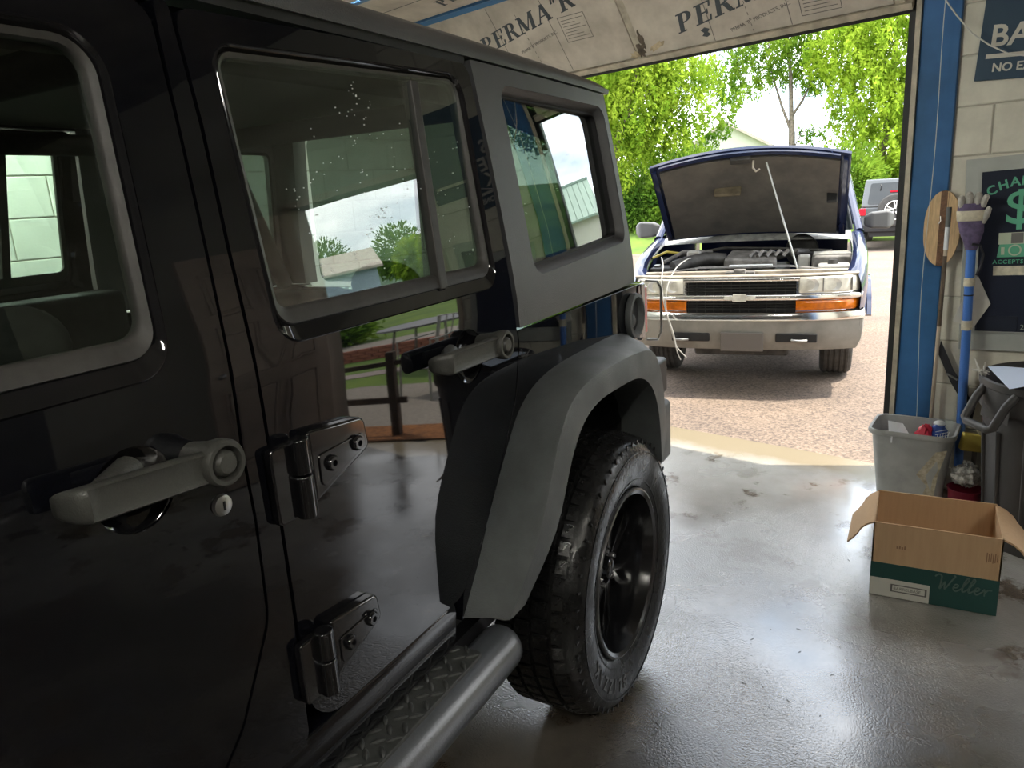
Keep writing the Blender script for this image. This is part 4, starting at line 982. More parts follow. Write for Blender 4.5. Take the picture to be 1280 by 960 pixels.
# ================================================================== blue car with its hood up (local front at y = 0, facing -y)
car = empty('blue_suv', (-0.415, 3.40, 0), math.radians(6.5), 'dark blue sport utility car with its hood propped open outside the bay', 'car')
HW = 0.80
def plan(x, d=0.13): return d * (abs(x) / HW) ** 3.2
def wrap(prof, m, name, hw=HW, n=28, wrapback=0.55, parent=car, smooth=40, bevel=0):
    """sweep a (y, z) profile along the curved nose and round the corners"""
    rings = []
    path = []
    for i in range(n + 1):
        x = -hw + 2 * hw * i / n; path.append((x, plan(x), 0))
    L_ = [(-hw - .012, plan(hw) + .10, 1), (-hw - .015, plan(hw) + wrapback, 1)][::-1]
    R_ = [(hw + .012, plan(hw) + .10, 2), (hw + .015, plan(hw) + wrapback, 2)]
    pts = L_ + path + R_
    g = G()
    for i, (x, y, k) in enumerate(pts):
        if k == 0:
            nx = -1.0 * 3.2 * 0.13 / HW * (abs(x) / HW) ** 2.2 * (1 if x > 0 else -1)
            N = Vector((-nx, -1, 0)).normalized() if True else None
        else: N = Vector((-1 if k == 1 else 1, -0.12, 0)).normalized()
        if k == 0 and abs(x) > hw * .97: N = (N + Vector((1 if x > 0 else -1, -.3, 0))).normalized()
        rings.append([(x - N.x * a, y - N.y * a, z) for a, z in prof])
    g.loft(rings, caps=True)
    return g.obj(name, m, parent, smooth=smooth, bevel=bevel)
bmp = wrap([(0.10, 0.335), (0.045, 0.335), (0.012, 0.40), (0.0, 0.48), (0.0, 0.552), (0.10, 0.552)], M_bumper, 'front_bumper', bevel=0.006)
wrap([(0.06, 0.552), (-0.008, 0.552), (-0.012, 0.575), (0.0, 0.606), (0.03, 0.615), (0.10, 0.615), (0.10, 0.552)], M_chrome, 'bumper_chrome_strip', wrapback=.5)
G().span((-0.125, -0.02, 0.335), (0.165, 0.01, 0.468)).obj('plate_blank', M_plate, car, smooth=0, bevel=0.004)
for s in (-1, 1):
    g = G(); g.span((s * .36 - .135 + .02, -.003, .40), (s * .36 + .135 + .02, .02, .462)); b_ = g.obj('bumper_slot', M_black, car, smooth=0, bevel=.008)
    G().tube([(s * .40 - .05, 0.02, .418), (s * .40 - .045, -.028, .418), (s * .40, -.04, .418), (s * .40 + .045, -.028, .418), (s * .40 + .05, 0.02, .418)], .009, 8).obj('tow_hook', M_steel, b_)
# grille with chrome bars and a cross-shaped badge
G().span((-.385, .04, .608), (.385, .09, .845)).obj('grille_back', M_black, car, smooth=0)
def nose_bar(x0, x1, z0, z1, dy, name, m, n=16, bevel=.004, par=car):
    g = G(); rings = []
    for i in range(n + 1):
        x = x0 + (x1 - x0) * i / n; y = plan(x) + dy
        zc, zh = (z0 + z1) / 2, (z1 - z0) / 2
        rings.append([(x, y - .020 * math.cos(a), zc - zh * math.sin(a)) for a in [-pi / 2 + pi * q / 8 for q in range(9)]] + [(x, y + .03, z0), (x, y + .03, z1)])
    return g.loft(rings, caps=True).obj(name, m, par, smooth=30)
nose_bar(-.39, .39, .822, .856, .015, 'grille_bar', M_chrome)
nose_bar(-.79, .79, .690, .735, .012, 'grille_bar', M_chrome, 30)
for z in (.632, .650, .668, .757, .778, .800):
    nose_bar(-.385, .385, z - .003, z + .003, .034, 'grille_slat', M_engine)
for k in range(13): G().span((-.36 + .06 * k - .0015, .030, .612), (-.36 + .06 * k + .0015, .044, .82)).obj('grille_rib', M_engine, car, smooth=0)
bt = [(-.112, -.008), (-.098, .018), (-.048, .018), (-.043, .030), (.045, .030), (.050, .018), (.112, .018), (.098, -.010), (.048, -.010), (.043, -.024), (-.045, -.024), (-.050, -.010)]
G().prism(bt, -.026, -.006, lambda u, v, h: (u, h + .012, .711 + v)).obj('front_badge', M_lamp, car, smooth=0, bevel=.003)
# lamps
for s in (-1, 1):
    def lampbox(x0, x1, z0, z1, name, m, dy=0.0, par=car):
        g = G(); rings = []
        for i in range(13):
            x = s * (x0 + (x1 - x0) * i / 12); y = plan(x) + dy + (0.10 * max(0, (abs(x) - .70) / .10) ** 2 if abs(x) > .70 else 0)
            t = .012 if i in (0, 12) else 0
            rings.append([(x, y - .012 + t, z0 + .012), (x, y - .012 + t, z1 - .012), (x, y, z1), (x, y + .06, z1), (x, y + .06, z0), (x, y, z0)])
        return g.loft(rings, caps=True).obj(name, m, par, smooth=40)
    hl = lampbox(.392, .775, .742, .852, 'head_lamp', M_lamp)
    for xx in (.47, .61):
        G().lathe([(.0005, .004), (.02, .0035), (.04, -.003), (.044, -.004), (.044, .004)], 'Y', 24, (s * xx, plan(xx) - .0125, .797)).obj('lamp_bowl', M_reflector, hl)
    G().span((s * .538, plan(.54) - .016, .75), (s * .544, plan(.54) + .0, .845)).obj('lamp_rib', M_engine2, hl, smooth=0)
    G().span((s * .715, plan(.72) - .020, .755), (s * .722, plan(.72) + .0, .84)).obj('lamp_rib', M_engine2, hl, smooth=0)
    lampbox(.372, .782, .622, .688, 'turn_lamp', M_amber)
    G().loft([[(s * .37, plan(.37) + .02, z) for z in (.605, .86)], [(s * .6, plan(.6) + .02, z) for z in (.605, .86)], [(s * .785, plan(.785) + .05, z) for z in (.605, .86)]], closed=False).obj('lamp_surround', M_chrome, car, smooth=0)
# header panel, radiator support and engine bay
nose_bar(-.76, .76, .852, .872, .02, 'header_panel', M_dusty, 24)
g = G(); g.span((-.70, .16, .80), (.70, .22, .885)); rs = g.obj('radiator_support', M_dusty, car, smooth=0, bevel=.01)
G().prism([(-.62, .06), (.62, .06), (.70, .17), (-.70, .17)], .845, .858, lambda x, y, h: (x, y + .03, h)).obj('header_top', M_dusty, car, smooth=0)
for (a, b) in ((-.42, -.16), (.10, .36)): G().span((a, .085, .858), (b, .13, .8605)).obj('header_slot', M_black, car, smooth=0)
lt = G(); lt.span((-.11, .10, .858), (.09, .19, .885)); lt.span((-.05, .07, .872), (.03, .12, .905)); lt.obj('hood_latch', M_engine2, car, smooth=0, bevel=.006)
G().loft([[(-.72, .2, .87), (-.3, .24, .90), (.3, .24, .90), (.72, .2, .87)], [(-.70, .30, .86), (-.3, .34, .905), (.3, .34, .905), (.70, .30, .86)]], closed=False).obj('radiator_shroud', M_engine2, car, smooth=40)
G().span((-.10, .26, .905), (.20, .30, .916)).obj('fan_label', M_paperw, car, smooth=0)
G().span((-.78, .12, .50), (.78, 1.15, .62)).obj('engine_tray', M_engine, car, smooth=0)
eng = G().span((-.30, .42, .6), (.30, 1.05, .86)).obj('engine_block', M_engine, car, smooth=0, bevel=.03)
g = G(); g.loft([[(-.16, .45, .86), (.22, .45, .86), (.22, .45, .93), (-.16, .45, .95)], [(-.14, .80, .88), (.20, .80, .88), (.20, .80, .97), (-.14, .80, .985)]], caps=True); g.obj('intake_plenum', M_engine2, eng, smooth=0, bevel=.02)
g = G()
for k in range(6): g.tube([(.02 + .06 * k, .50 + .02 * k, .95), (.05 + .06 * k, .58, .985), (.10 + .05 * k, .74, .95)], .014, 8)
g.obj('intake_runners', M_engine2, eng)
G().tube([(-.16, .55, .93), (-.30, .50, .95), (-.42, .42, .93), (-.52, .34, .90)], .05, 14).obj('air_duct', M_engine, car)
G().tube([(.2, .70, .93), (.34, .74, .96), (.42, .90, .94), (.44, 1.02, .92)], .028, 10).obj('heater_hose', M_engine, car)
G().tube([(-.55, .8, .95), (-.2, .95, .99), (.2, .98, .97), (.6, .85, .95)], .012, 8).obj('wire_loom', M_engine, car)
G().tube([(-.62, .5, .93), (-.5, .7, .99), (-.3, .88, .97)], .014, 8).obj('wire_loom', M_engine2, car)
bt_ = G().span((-.70, .34, .66), (-.46, .56, .90)).obj('car_battery', M_engine, car, smooth=0, bevel=.01)
G().span((-.56, .40, .90), (-.50, .46, .925)).obj('battery_post', M_redwire, bt_, smooth=0, bevel=.008)
G().span((-.68, .40, .90), (-.63, .45, .92)).obj('battery_post', M_steel, bt_, smooth=0, bevel=.008)
G().tube([(-.53, .43, .92), (-.46, .47, .95), (-.38, .5, .90)], .012, 8).obj('red_battery_cable', M_redwire, car)
G().span((-.46, .60, .86), (-.36, .70, 1.0)).obj('fluid_bottle', M_white, car, smooth=0, bevel=.015)
G().tube([(-.72, .55, .96), (-.62, .62, 1.0), (-.52, .66, .98)], .010, 8).obj('yellow_hose', M_yellow, car)
wb = G().span((.50, .30, .68), (.72, .46, .90)).obj('coolant_bottle', M_white, car, smooth=0, bevel=.02)
G().lathe([(.0005, .03), (.03, .03), (.034, .0)], 'Z', 16, (.6, .37, .90)).obj('bottle_cap', M_engine, wb)
fb = G().span((.46, .52, .72), (.74, .78, .945)).obj('air_filter_box', M_engine2, car, smooth=0, bevel=.02)
for k in range(4): G().span((.47, .545 + .06 * k, .945), (.73, .575 + .06 * k, .957)).obj('filter_box_rib', M_white, fb, smooth=0)
G().span((.36, .55, .74), (.45, .66, .95)).obj('washer_bottle', M_white, car, smooth=0, bevel=.02)
G().lathe([(.0005, .10), (.11, .09), (.125, .02), (.125, -.02)], 'Y', 28, (.38, 1.02, .95)).obj('brake_booster', M_engine, car)
# fenders, cowl, windscreen, cabin
for s in (-1, 1):
    g = G(); rings = []
    for y, zt, xo in ((.11, .865, .775), (.18, .90, .80), (.35, .955, .825), (.6, 1.005, .838), (.9, 1.045, .843), (1.2, 1.075, .845)):
        zl = .62 if y < .35 else (.70 if .42 < y < 1.15 else .55)
        rings.append([(s * (xo - .115), y, zt - .05), (s * (xo - .10), y, zt - .008), (s * (xo - .055), y, zt + .004), (s * (xo - .02), y, zt - .012), (s * xo, y, zt - .07), (s * (xo + .006), y, .76), (s * (xo + .0), y, zl), (s * (xo - .03), y, zl)])
    g.loft(rings, closed=False); g.obj('front_fender', M_blue, car, smooth=60)
    g = G(); rings = []
    for k in range(13):
        a = pi * (.14 + .72 * k / 12); rings.append([(s * (.838 + q), .78 - math.cos(a) * (.40 + r_), .35 + math.sin(a) * (.40 + r_)) for q, r_ in ((0, .03), (.03, .02), (.032, -.01), (-.02, -.015))])
    g.loft(rings, caps=True); g.obj('wheel_arch', M_blue, car, smooth=40)
    # body side
    g = G(); rings = []
    for y in (1.2, 1.6, 2.4, 3.3, 4.1):
        rings.append([(s * .78, y, .30), (s * .845, y, .36), (s * .86, y, .62), (s * .855, y, .86), (s * .835, y, 1.075), (s * .79, y, 1.08)])
    g.loft(rings, closed=False); g.obj('body_side', M_blue, car, smooth=40)
    # mirror
    mr = G().loft([[(s * .845, 1.50, 1.09), (s * .845, 1.50, 1.17), (s * .845, 1.56, 1.17), (s * .845, 1.56, 1.09)], [(s * .90, 1.46, 1.07), (s * .90, 1.46, 1.20), (s * .90, 1.56, 1.20), (s * .90, 1.56, 1.07)], [(s * 1.03, 1.47, 1.06), (s * 1.03, 1.47, 1.21), (s * 1.03, 1.57, 1.21), (s * 1.03, 1.57, 1.06)], [(s * 1.07, 1.52, 1.09), (s * 1.07, 1.52, 1.18), (s * 1.07, 1.57, 1.18), (s * 1.07, 1.57, 1.09)]], caps=True)
    mr.obj('door_mirror', M_mirror, car, smooth=0, bevel=.02, seg=3)
    # pillars
    for pp_, r_ in (([(s * .80, 1.22, 1.07), (s * .70, 1.78, 1.52), (s * .66, 1.95, 1.585)], .03), ([(s * .83, 2.35, 1.07), (s * .70, 2.40, 1.58)], .04), ([(s * .83, 3.9, 1.07), (s * .70, 3.85, 1.58)], .06)): G().tube(pp_, r_, 8).obj('roof_pillar', M_blue, car)
    g = G(); g.add([(s * .80, 1.35, 1.08), (s * .835, 3.9, 1.08), (s * .70, 3.85, 1.56), (s * .69, 1.86, 1.56)], [(0, 1, 2, 3)]); g.obj('side_glass', M_darkglass, car, smooth=0)
g = G(); rings = []
for i in range(13):
    x = -.74 + 1.48 * i / 12; c_ = (x / .74) ** 2
    rings.append([(x, 1.02 + .10 * c_, 1.035 - .02 * c_), (x, 1.10 + .10 * c_, 1.085 - .02 * c_), (x, 1.26 + .12 * c_, 1.095 - .02 * c_), (x, 1.30 + .12 * c_, 1.07)])
g.loft(rings, closed=False); g.obj('cowl_panel', mat('pale_cowl', (0.36, 0.36, 0.34), 0.5, vary=.3, vscale=20), car, smooth=50)
g = G(); rings = []
for i in range(13):
    t = -1 + 2 * i / 12
    rings.append([(t * (.76 - .08 * v), 1.22 + .14 * t * t + .60 * v, 1.085 - .01 * t * t + .48 * v) for v in (0, .33, .66, 1)])
g.loft(rings, closed=False); g.obj('windscreen', M_darkglass, car, smooth=60)
for x0 in (-.42, .22): G().tube([(x0, 1.16, 1.10), (x0 + .2, 1.22, 1.115), (x0 + .42, 1.24, 1.12)], .008, 6).obj('wiper', M_black, car)
g = G(); rings = []
for y, z in ((1.86, 1.575), (2.3, 1.63), (3.2, 1.64), (3.95, 1.60)):
    rings.append([(-.70, y, z - .04), (-.6, y, z - .005), (0, y, z + .015), (.6, y, z - .005), (.70, y, z - .04)])
g.loft(rings, closed=False); g.obj('car_roof', M_blue, car, smooth=60)
G().span((-.82, 4.0, .35), (.82, 4.1, 1.10)).obj('tailgate', M_blue, car, smooth=0)
G().span((-.70, .35, .30), (.70, 4.0, .36)).obj('underbody', M_engine, car, smooth=0)
G().span((-.33, .12, .275), (.33, .5, .345)).obj('skid_plate', M_engine, car, smooth=0, bevel=.02)
# hood: a crowned lid hinged at the cowl
hy, hz, hl_ = 1.12, 1.085, 1.03
ha = math.radians(38.5)
ed = Vector((0, -math.cos(ha), math.sin(ha))); nd = Vector((0, math.sin(ha), math.cos(ha)))
def hpt(u, v, off):
    hw = .695 + (.685 - .695) * v; crown = -.075 * u * u * (.55 + .45 * v) + .0
    fr = -.045 * u * u * v
    p = Vector((u * hw, hy, hz)) + ed * (v * hl_ + fr) + nd * (crown + off)
    return tuple(p)
def sheet(n, m, u0, u1, v0, v1, o0, o1, name, mt, par, smooth=50):
    g = G(); vs = []
    for o in (o0, o1):
        for i in range(n + 1):
            for j in range(m + 1): vs.append(hpt(u0 + (u1 - u0) * i / n, v0 + (v1 - v0) * j / m, o))
    N_ = (n + 1) * (m + 1); fs = []
    for i in range(n):
        for j in range(m):
            a = i * (m + 1) + j; q = (a, a + 1, a + m + 2, a + m + 1); fs += [q, tuple(k + N_ for k in reversed(q))]
    def edge(a, b): fs.append((a, b, b + N_, a + N_))
    for i in range(n): edge(i * (m + 1), (i + 1) * (m + 1)); edge((i + 1) * (m + 1) + m, i * (m + 1) + m)
    for j in range(m): edge(j + 1, j); edge(n * (m + 1) + j, n * (m + 1) + j + 1)
    return g.add(vs, fs).obj(name, mt, par, smooth=smooth)
hood = sheet(20, 12, -1, 1, 0, 1, .0, .022, 'hood', M_blue, car)
sheet(16, 10, -.90, .90, .05, .93, -.022, .0, 'hood_insulation', M_pad_hood, hood, smooth=40)
for a in (-.97, .93): sheet(1, 8, a, a + .04, .04, .96, -.028, .0, 'hood_rib', M_blue, hood, smooth=0)
sheet(14, 1, -.9, .9, .955, .99, -.022, .0, 'hood_rib', M_blue, hood, smooth=30)
G().box(hpt(-.06, .93, -.03), (.14, .05, .05), R=Matrix.Rotation(-ha, 3, 'X')).obj('hood_striker', M_engine, hood, smooth=0, bevel=.008)
g = G(); p_ = Vector(hpt(.07, .91, -.03)); g.tube([p_, p_ + Vector((0, -.02, -.05)), p_ + Vector((.02, -.01, -.075)), p_ + Vector((.045, 0, -.06))], .008, 8); g.obj('hood_hook', M_dusty, hood)
g = G(); g.box(hpt(-.22, .62, -.028), (.20, .03, .13), R=Matrix.Rotation(-ha, 3, 'X')); g.obj('pad_recess', mat('pad_stain', (.13, .105, .07), .95, vary=.3, vscale=12), hood, smooth=0, bevel=.02)
g = G(); g.box(hpt(.84, .55, -.028), (.07, .03, .13), R=Matrix.Rotation(-ha, 3, 'X')); g.obj('hinge_slot', M_black, hood, smooth=0, bevel=.008)
G().tube([hpt(.20, .90, -.04), (.37, .20, .885)], .0065, 8).obj('prop_rod', M_steel, car)
ctyre = G().lathe([(.20, -.10), (.27, -.115), (.31, -.112), (.330, -.10), (.336, -.085), (.336, .085), (.330, .10), (.31, .112), (.27, .115), (.20, .10)], 'X', 48).mesh('tyre', M_tyre, 40)
M_tyredry = mat('dry_tyre_rubber', (0.055, 0.053, 0.05), 0.75, vary=.25, vscale=20); ctyre.materials[0] = M_tyredry
rimm = G().lathe([(.205, .09), (.20, .10), (.19, .06), (.12, .05), (.06, .075), (.0005, .08)], 'X', 32).mesh('wheel_rim', M_steel, 40)
rib_m = [G().lathe([(.3365, x - .012), (.3415, x - .009), (.3415, x + .009), (.3365, x + .012)], 'X', 64).mesh('tread_rib', M_tyredry, 30) for x in (-.075, -.038, 0, .038, .075)]
for s, y in ((1, .86), (-1, .86), (1, 3.45), (-1, 3.45)):
    t = link('car_tyre', ctyre, car, loc=(s * .655, y, .340), rot=(0, 0, 0 if s > 0 else pi))
    link('wheel_rim', rimm, t)
    for r_ in rib_m: link('tread_rib', r_, t)
# jumper wires hanging over the lamp
wires = empty('jumper_wires', (0, 0, 0), 0, 'pair of thin white wires draped from the engine bay over the left headlamp', 'wire')
cm = Matrix.Translation(car.location) @ Matrix.Rotation(math.radians(6.5), 4, 'Z')
for pts in ([(-.62, .42, .93), (-.60, .30, .985), (-.555, .12, .94), (-.54, -.02, .83), (-.515, -.045, .66), (-.47, -.055, .50), (-.43, -.05, .37), (-.36, -.05, .29)],
            [(-.40, .46, .95), (-.40, .30, .97), (-.46, .12, .92), (-.50, -.015, .80), (-.505, -.05, .64), (-.455, -.06, .48), (-.425, -.052, .33), (-.40, -.05, .27)]):
    pp = [cm @ Vector(p) for p in pts]; sm = []
    for i in range(len(pp) - 1):
        P = [pp[max(i - 1, 0)], pp[i], pp[i + 1], pp[min(i + 2, len(pp) - 1)]]
        for k in range(5):
            t = k / 5; sm.append(0.5 * ((2 * P[1]) + (P[2] - P[0]) * t + (2 * P[0] - 5 * P[1] + 4 * P[2] - P[3]) * t * t + (3 * P[1] - P[0] - 3 * P[2] + P[3]) * t ** 3))
    G().tube(sm + [pp[-1]], .0045, 6).obj('wire', M_white, wires)

# ================================================================== grey SUV far across the lot
far = empty('grey_suv', (0.06, 19.6, -0.385), 0, 'small grey SUV with a spare wheel on its tailgate, far across the lot', 'car')
g = G(); g.loft([[(-.78, y, .55), (-.80, y, 1.10), (.80, y, 1.10), (.78, y, .55)] for y in (0, 4.0)], caps=True); g.obj('body', M_greycar, far, smooth=0, bevel=.03)
g = G(); g.loft([[(-.78, y0, 1.10), (-.70, y1, 1.80), (.70, y1, 1.80), (.78, y0, 1.10)] for y0, y1 in ((.0, .10), (2.6, 2.3))], caps=True); g.obj('hardtop', M_greycar, far, smooth=0, bevel=.04)
g = G().prism(rpoly([(-.63, 1.17), (.63, 1.17), (.57, 1.70), (-.57, 1.70)], .05), -.012, .01, lambda u, z, h: (u, .0 + (z - 1.1) * .143 + h, z)); g.obj('rear_glass', M_darkglass, far, smooth=0)
for s in (-1, 1):
    G().add([(s * .79, .3, 1.18), (s * .79, 2.3, 1.18), (s * .715, 2.2, 1.70), (s * .715, .35, 1.70)], [(0, 1, 2, 3)]).obj('side_glass', M_darkglass, far, smooth=0)
    G().span((s * .66, -.05, .90), (s * .82, .10, 1.08)).obj('tail_lamp', M_red, far, smooth=0, bevel=.015)
    G().span((s * .80, .05, .72), (s * .93, 1.15, .80)).obj('fender_flare', M_dark, far, smooth=0, bevel=.03)
sw = G().lathe([(.20, -.11), (.30, -.125), (.38, -.11), (.405, -.08), (.405, .08), (.38, .11), (.30, .125), (.20, .11)], 'Y', 40, (.02, -.17, 1.02)).obj('spare_wheel', M_tyredry, far)
G().lathe([(.225, -.115), (.235, -.13), (.21, -.125), (.20, -.06), (.0005, -.05)], 'Y', 40, (.02, -.17, 1.02)).obj('wheel_rim', M_engine, sw)
g = G()
for k in range(10):
    a = 2 * pi * (k // 2) / 5 + (.16 if k % 2 else -.16) + .3
    g.tube([(.02 + .04 * math.cos(a), -.25, 1.02 + .04 * math.sin(a)), (.02 + .21 * math.cos(a), -.265, 1.02 + .21 * math.sin(a))], .016, 6)
g.obj('wheel_spokes', M_reflector, sw)
G().lathe([(.225, -.118), (.240, -.132), (.225, -.138), (.215, -.13)], 'Y', 40, (.02, -.17, 1.02), close=True).obj('rim_ring', M_reflector, sw)
G().span((-.12, -.02, 1.46), (.16, -.0, 1.50)).obj('brake_light', M_red, far, smooth=0)
G().tube([(-.35, .04, 1.66), (-.33, .0, 1.62), (-.35, -.01, 1.52)], .015, 6).obj('rear_wiper', M_black, far)
G().span((-.80, -.14, .48), (.80, .05, .66)).obj('rear_bumper', M_dark, far, smooth=0, bevel=.02)
G().span((-.55, .0, .35), (.55, 3.6, .55)).obj('underbody', M_dark, far, smooth=0)
ft = G().lathe([(.20, -.12), (.30, -.13), (.37, -.12), (.40, -.09), (.40, .09), (.37, .12), (.30, .13), (.20, .12)], 'X', 32).mesh('tyre', M_tyredry, 40)
for s in (-1, 1):
    for y in (.55, 3.4): link('car_tyre', ft, far, loc=(s * .76, y, .405))

# ================================================================== things along the front wall
# cardboard box
bx = empty('cardboard_box', (0.784, 1.02, 0), 0, 'open brown cardboard box with dark green lower band on the floor', 'box')
hx, hy2, hb = 0.195, 0.150, 0.287
g = G(); t_ = .005
g.span((-hx, -hy2, 0.001), (hx, hy2, 0.006)); g.span((-hx, -hy2, 0.001), (hx, -hy2 + t_, hb)); g.span((-hx, hy2 - t_, 0.001), (hx, hy2, hb + .004)); g.span((-hx, -hy2, 0.001), (-hx + t_, hy2, hb)); g.span((hx - t_, -hy2, 0.001), (hx, hy2, hb))
g.obj('box_wall', M_card, bx, smooth=0)
def flap(s, L_, ang, y0, y1, y0e, y1e):
    g = G(); n = 5; top = []; bot = []
    for i in range(n + 1):
        t = i / n; a = ang * min(1, .35 + t)
        x = hx + L_ * t * math.cos(a); z = hb - L_ * t * math.sin(a)
        ya = y0 + (y0e - y0) * t; yb = y1 + (y1e - y1) * t
        top.append([(s * x, ya, z), (s * x, yb, z)]); bot.append([(s * (x - .003), ya, z - .005), (s * (x - .003), yb, z - .005)])
    rings = [[a[0], a[1], b[1], b[0]] for a, b in zip(top, bot)]
    return g.loft(rings, caps=True).obj('box_flap', M_card, bx, smooth=30)
flap(-1, .125, math.radians(48), -hy2, hy2, -hy2 + .004, hy2 - .045)
flap(1, .15, math.radians(42), -hy2, hy2, -hy2 - .002, hy2 - .02)
fy = -hy2 - .0006
G().span((-hx, fy - .0006, .002), (hx, -hy2, .133)).obj('green_band', M_cardgreen, bx, smooth=0)
G().span((-hx - .0012, -hy2, .002), (-hx, hy2, .133)).obj('green_band', M_cardgreen, bx, smooth=0)
G().span((-hx + .0, fy - .0014, .003), (-.006, fy - .0004, .073)).obj('white_label', M_label, bx, smooth=0)
g = G()
for a, b in (((-.128, .052), (-.014, .056)), ((-.128, .026), (-.014, .030)), ((-.128, .026), (-.122, .056)), ((-.020, .026), (-.014, .056))): g.span((a[0], fy - .0020, a[1]), (b[0], fy - .0013, b[1]))
g.obj('label_frame', M_ink2, bx, smooth=0)
text('BARRELBASE', .0155, frame((-.119, fy - .0016, .0355), (1, 0, 0), (0, 0, 1)), M_ink2, bx, ext=.0003)
def script_word(org, s, m, par):
    """handwritten word drawn as thin strokes"""
    W_ = [[(0, 1.45), (.25, 1.75), (.55, 1.6), (.60, .8), (.62, .1), (.95, 1.0), (1.05, .15), (1.5, 1.2), (1.75, 1.75), (1.6, 1.8)],
          [(1.75, .45), (2.1, .55), (2.15, .85), (1.9, .85), (1.8, .4), (2.05, .1), (2.5, .5)],
          [(2.5, .5), (2.95, 1.5), (2.8, 1.75), (2.6, .9), (2.65, .15), (3.05, .5)], [(3.05, .5), (3.5, 1.5), (3.35, 1.75), (3.15, .9), (3.2, .15), (3.6, .5)],
          [(3.6, .45), (3.95, .55), (4.0, .85), (3.75, .85), (3.65, .4), (3.9, .1), (4.3, .5)], [(4.3, .5), (4.45, .85), (4.5, .6), (4.55, .1)], [(4.52, .4), (4.75, .8), (5.1, .85)]]
    g = G()
    for st_ in W_:
        P = []
        for i in range(len(st_) - 1):
            q = [Vector(st_[max(i - 1, 0)]), Vector(st_[i]), Vector(st_[i + 1]), Vector(st_[min(i + 2, len(st_) - 1)])]
            for k in range(5):
                t = k / 5; P.append(.5 * ((2 * q[1]) + (q[2] - q[0]) * t + (2 * q[0] - 5 * q[1] + 4 * q[2] - q[3]) * t * t + (3 * q[1] - q[0] - 3 * q[2] + q[3]) * t ** 3))
        P.append(Vector(st_[-1]))
        g.tube([(org[0] + (p.x + .12 * p.y) * s, org[1], org[2] + p.y * s) for p in P], .0026, 6)
    g.obj('script_lettering', m, par)
script_word((.002, fy - .0006, .066), .0335, M_scrawl, bx)
g = G()
for k in range(6): g.span((.150 + .006 * k, fy - .0003, .195 + .003 * (k % 3)), (.153 + .006 * k, fy + .0002, .232 - .004 * (k % 2)))
g.obj('scuff_print', mat('faded_print', (.26, .15, .08), .8), bx, smooth=0)
g = G()
for k in range(4): g.span((-.118 + .008 * k, fy - .0003, .196), (-.113 + .008 * k, fy + .0002, .205 + .004 * (k % 2)))
g.obj('scuff_print', MATS['faded_print'], bx, smooth=0)

# grey waste bin with rubbish
wb_ = empty('waste_bin', (0.702, 1.845, 0), math.radians(-7), 'grey rectangular plastic waste bin with a torn label, behind the cardboard box', 'bin')
def rrect(a, b, r, n=5):
    return rpoly([(-a, -b), (a, -b), (a, b), (-a, b)], r, n)
def bin_ring(a, b, r, z): return [(x, y, z) for x, y in rrect(a, b, r)]
g = G(); g.loft([bin_ring(.118, .088, .04, .004), bin_ring(.118, .088, .04, .0), bin_ring(.128, .098, .045, .0), bin_ring(.162, .130, .05, .335), bin_ring(.176, .142, .055, .340), bin_ring(.178, .144, .056, .352), bin_ring(.174, .140, .054, .362), bin_ring(.164, .132, .05, .360), bin_ring(.158, .126, .048, .335), bin_ring(.124, .094, .043, .008)])
g.add(bin_ring(.124, .094, .043, .008), [tuple(range(24))]); g.obj('bin_body', M_bin, wb_, smooth=45)
def patch(poly, z_to_y, par, m, name, th=.0015):
    G().prism(poly, 0, th, lambda x, z, h: (x, -(.098 + .0955 * z) - h - .001, z)).obj(name, m, par, smooth=0)
patch([(.035, .165), (.105, .285), (.148, .30), (.120, .18), (.108, .06), (.060, .055), (.078, .115)], None, wb_, M_grime, 'torn_label')
patch([(.072, .165), (.112, .245), (.118, .20), (.100, .150), (.095, .09), (.085, .12)], None, wb_, M_bin, 'label_tear', .0022)
patch([(-.075, .345), (-.068, .345), (-.070, .305), (-.076, .305)], None, wb_, M_paperw, 'chip_mark', .002)
rc = random.Random(11)
pk = empty('wipes_packet', (0.772, 1.855, 0.288), .2, 'crumpled red and blue foil packet lying in the grey waste bin', 'packet')
for (m_, cx, sx) in ((M_redp, -.028, .036), (M_bluep, .026, .034)):
    g = G(); g.ball((cx, 0, .03), (sx, .034, .05), 14, 10)
    g.v = [(x * (1 + .12 * rc.uniform(-1, 1)), y * (1 + .2 * rc.uniform(-1, 1)), z + .012 * rc.uniform(-1, 1) + x * .25) for x, y, z in g.v]
    g.obj('foil_side', m_, pk, smooth=20)
g = G()
for k in range(5):
    g.tube([(.012 + .011 * k, -.036, .00 + .004 * k), (.018 + .011 * k, -.037, .045 + .003 * k)], .0012, 5); g.tube([(.008, -.036, .0 + .014 * k), (.058, -.033, .012 + .014 * k)], .0012, 5)
g.obj('lattice_print', M_paperw, pk)
G().ball((.03, .0, .085), (.026, .02, .014), 10, 6).obj('paper_tuft', M_paperw, pk)
pp = empty('paper_scrap', (0.645, 1.865, 0.292), .3, 'folded white paper scrap leaning inside the grey waste bin', 'paper')
G().add([(-.05, -.02, .0), (.045, -.03, .0), (.02, .03, .055), (-.045, .03, .07), (-.05, -.018, .0), (.045, -.028, .0), (.02, .032, .055), (-.045, .032, .07)], [(0, 1, 2, 3), (4, 7, 6, 5), (0, 4, 5, 1), (1, 5, 6, 2), (2, 6, 7, 3), (3, 7, 4, 0)]).obj('folded_sheet', M_paperw, pp, smooth=0)
filler = G(); filler.ball((0, 0, .17), (.12, .09, .09), 16, 8); filler.v = [(x, y, z + .02 * rc.uniform(-1, 1)) for x, y, z in filler.v]
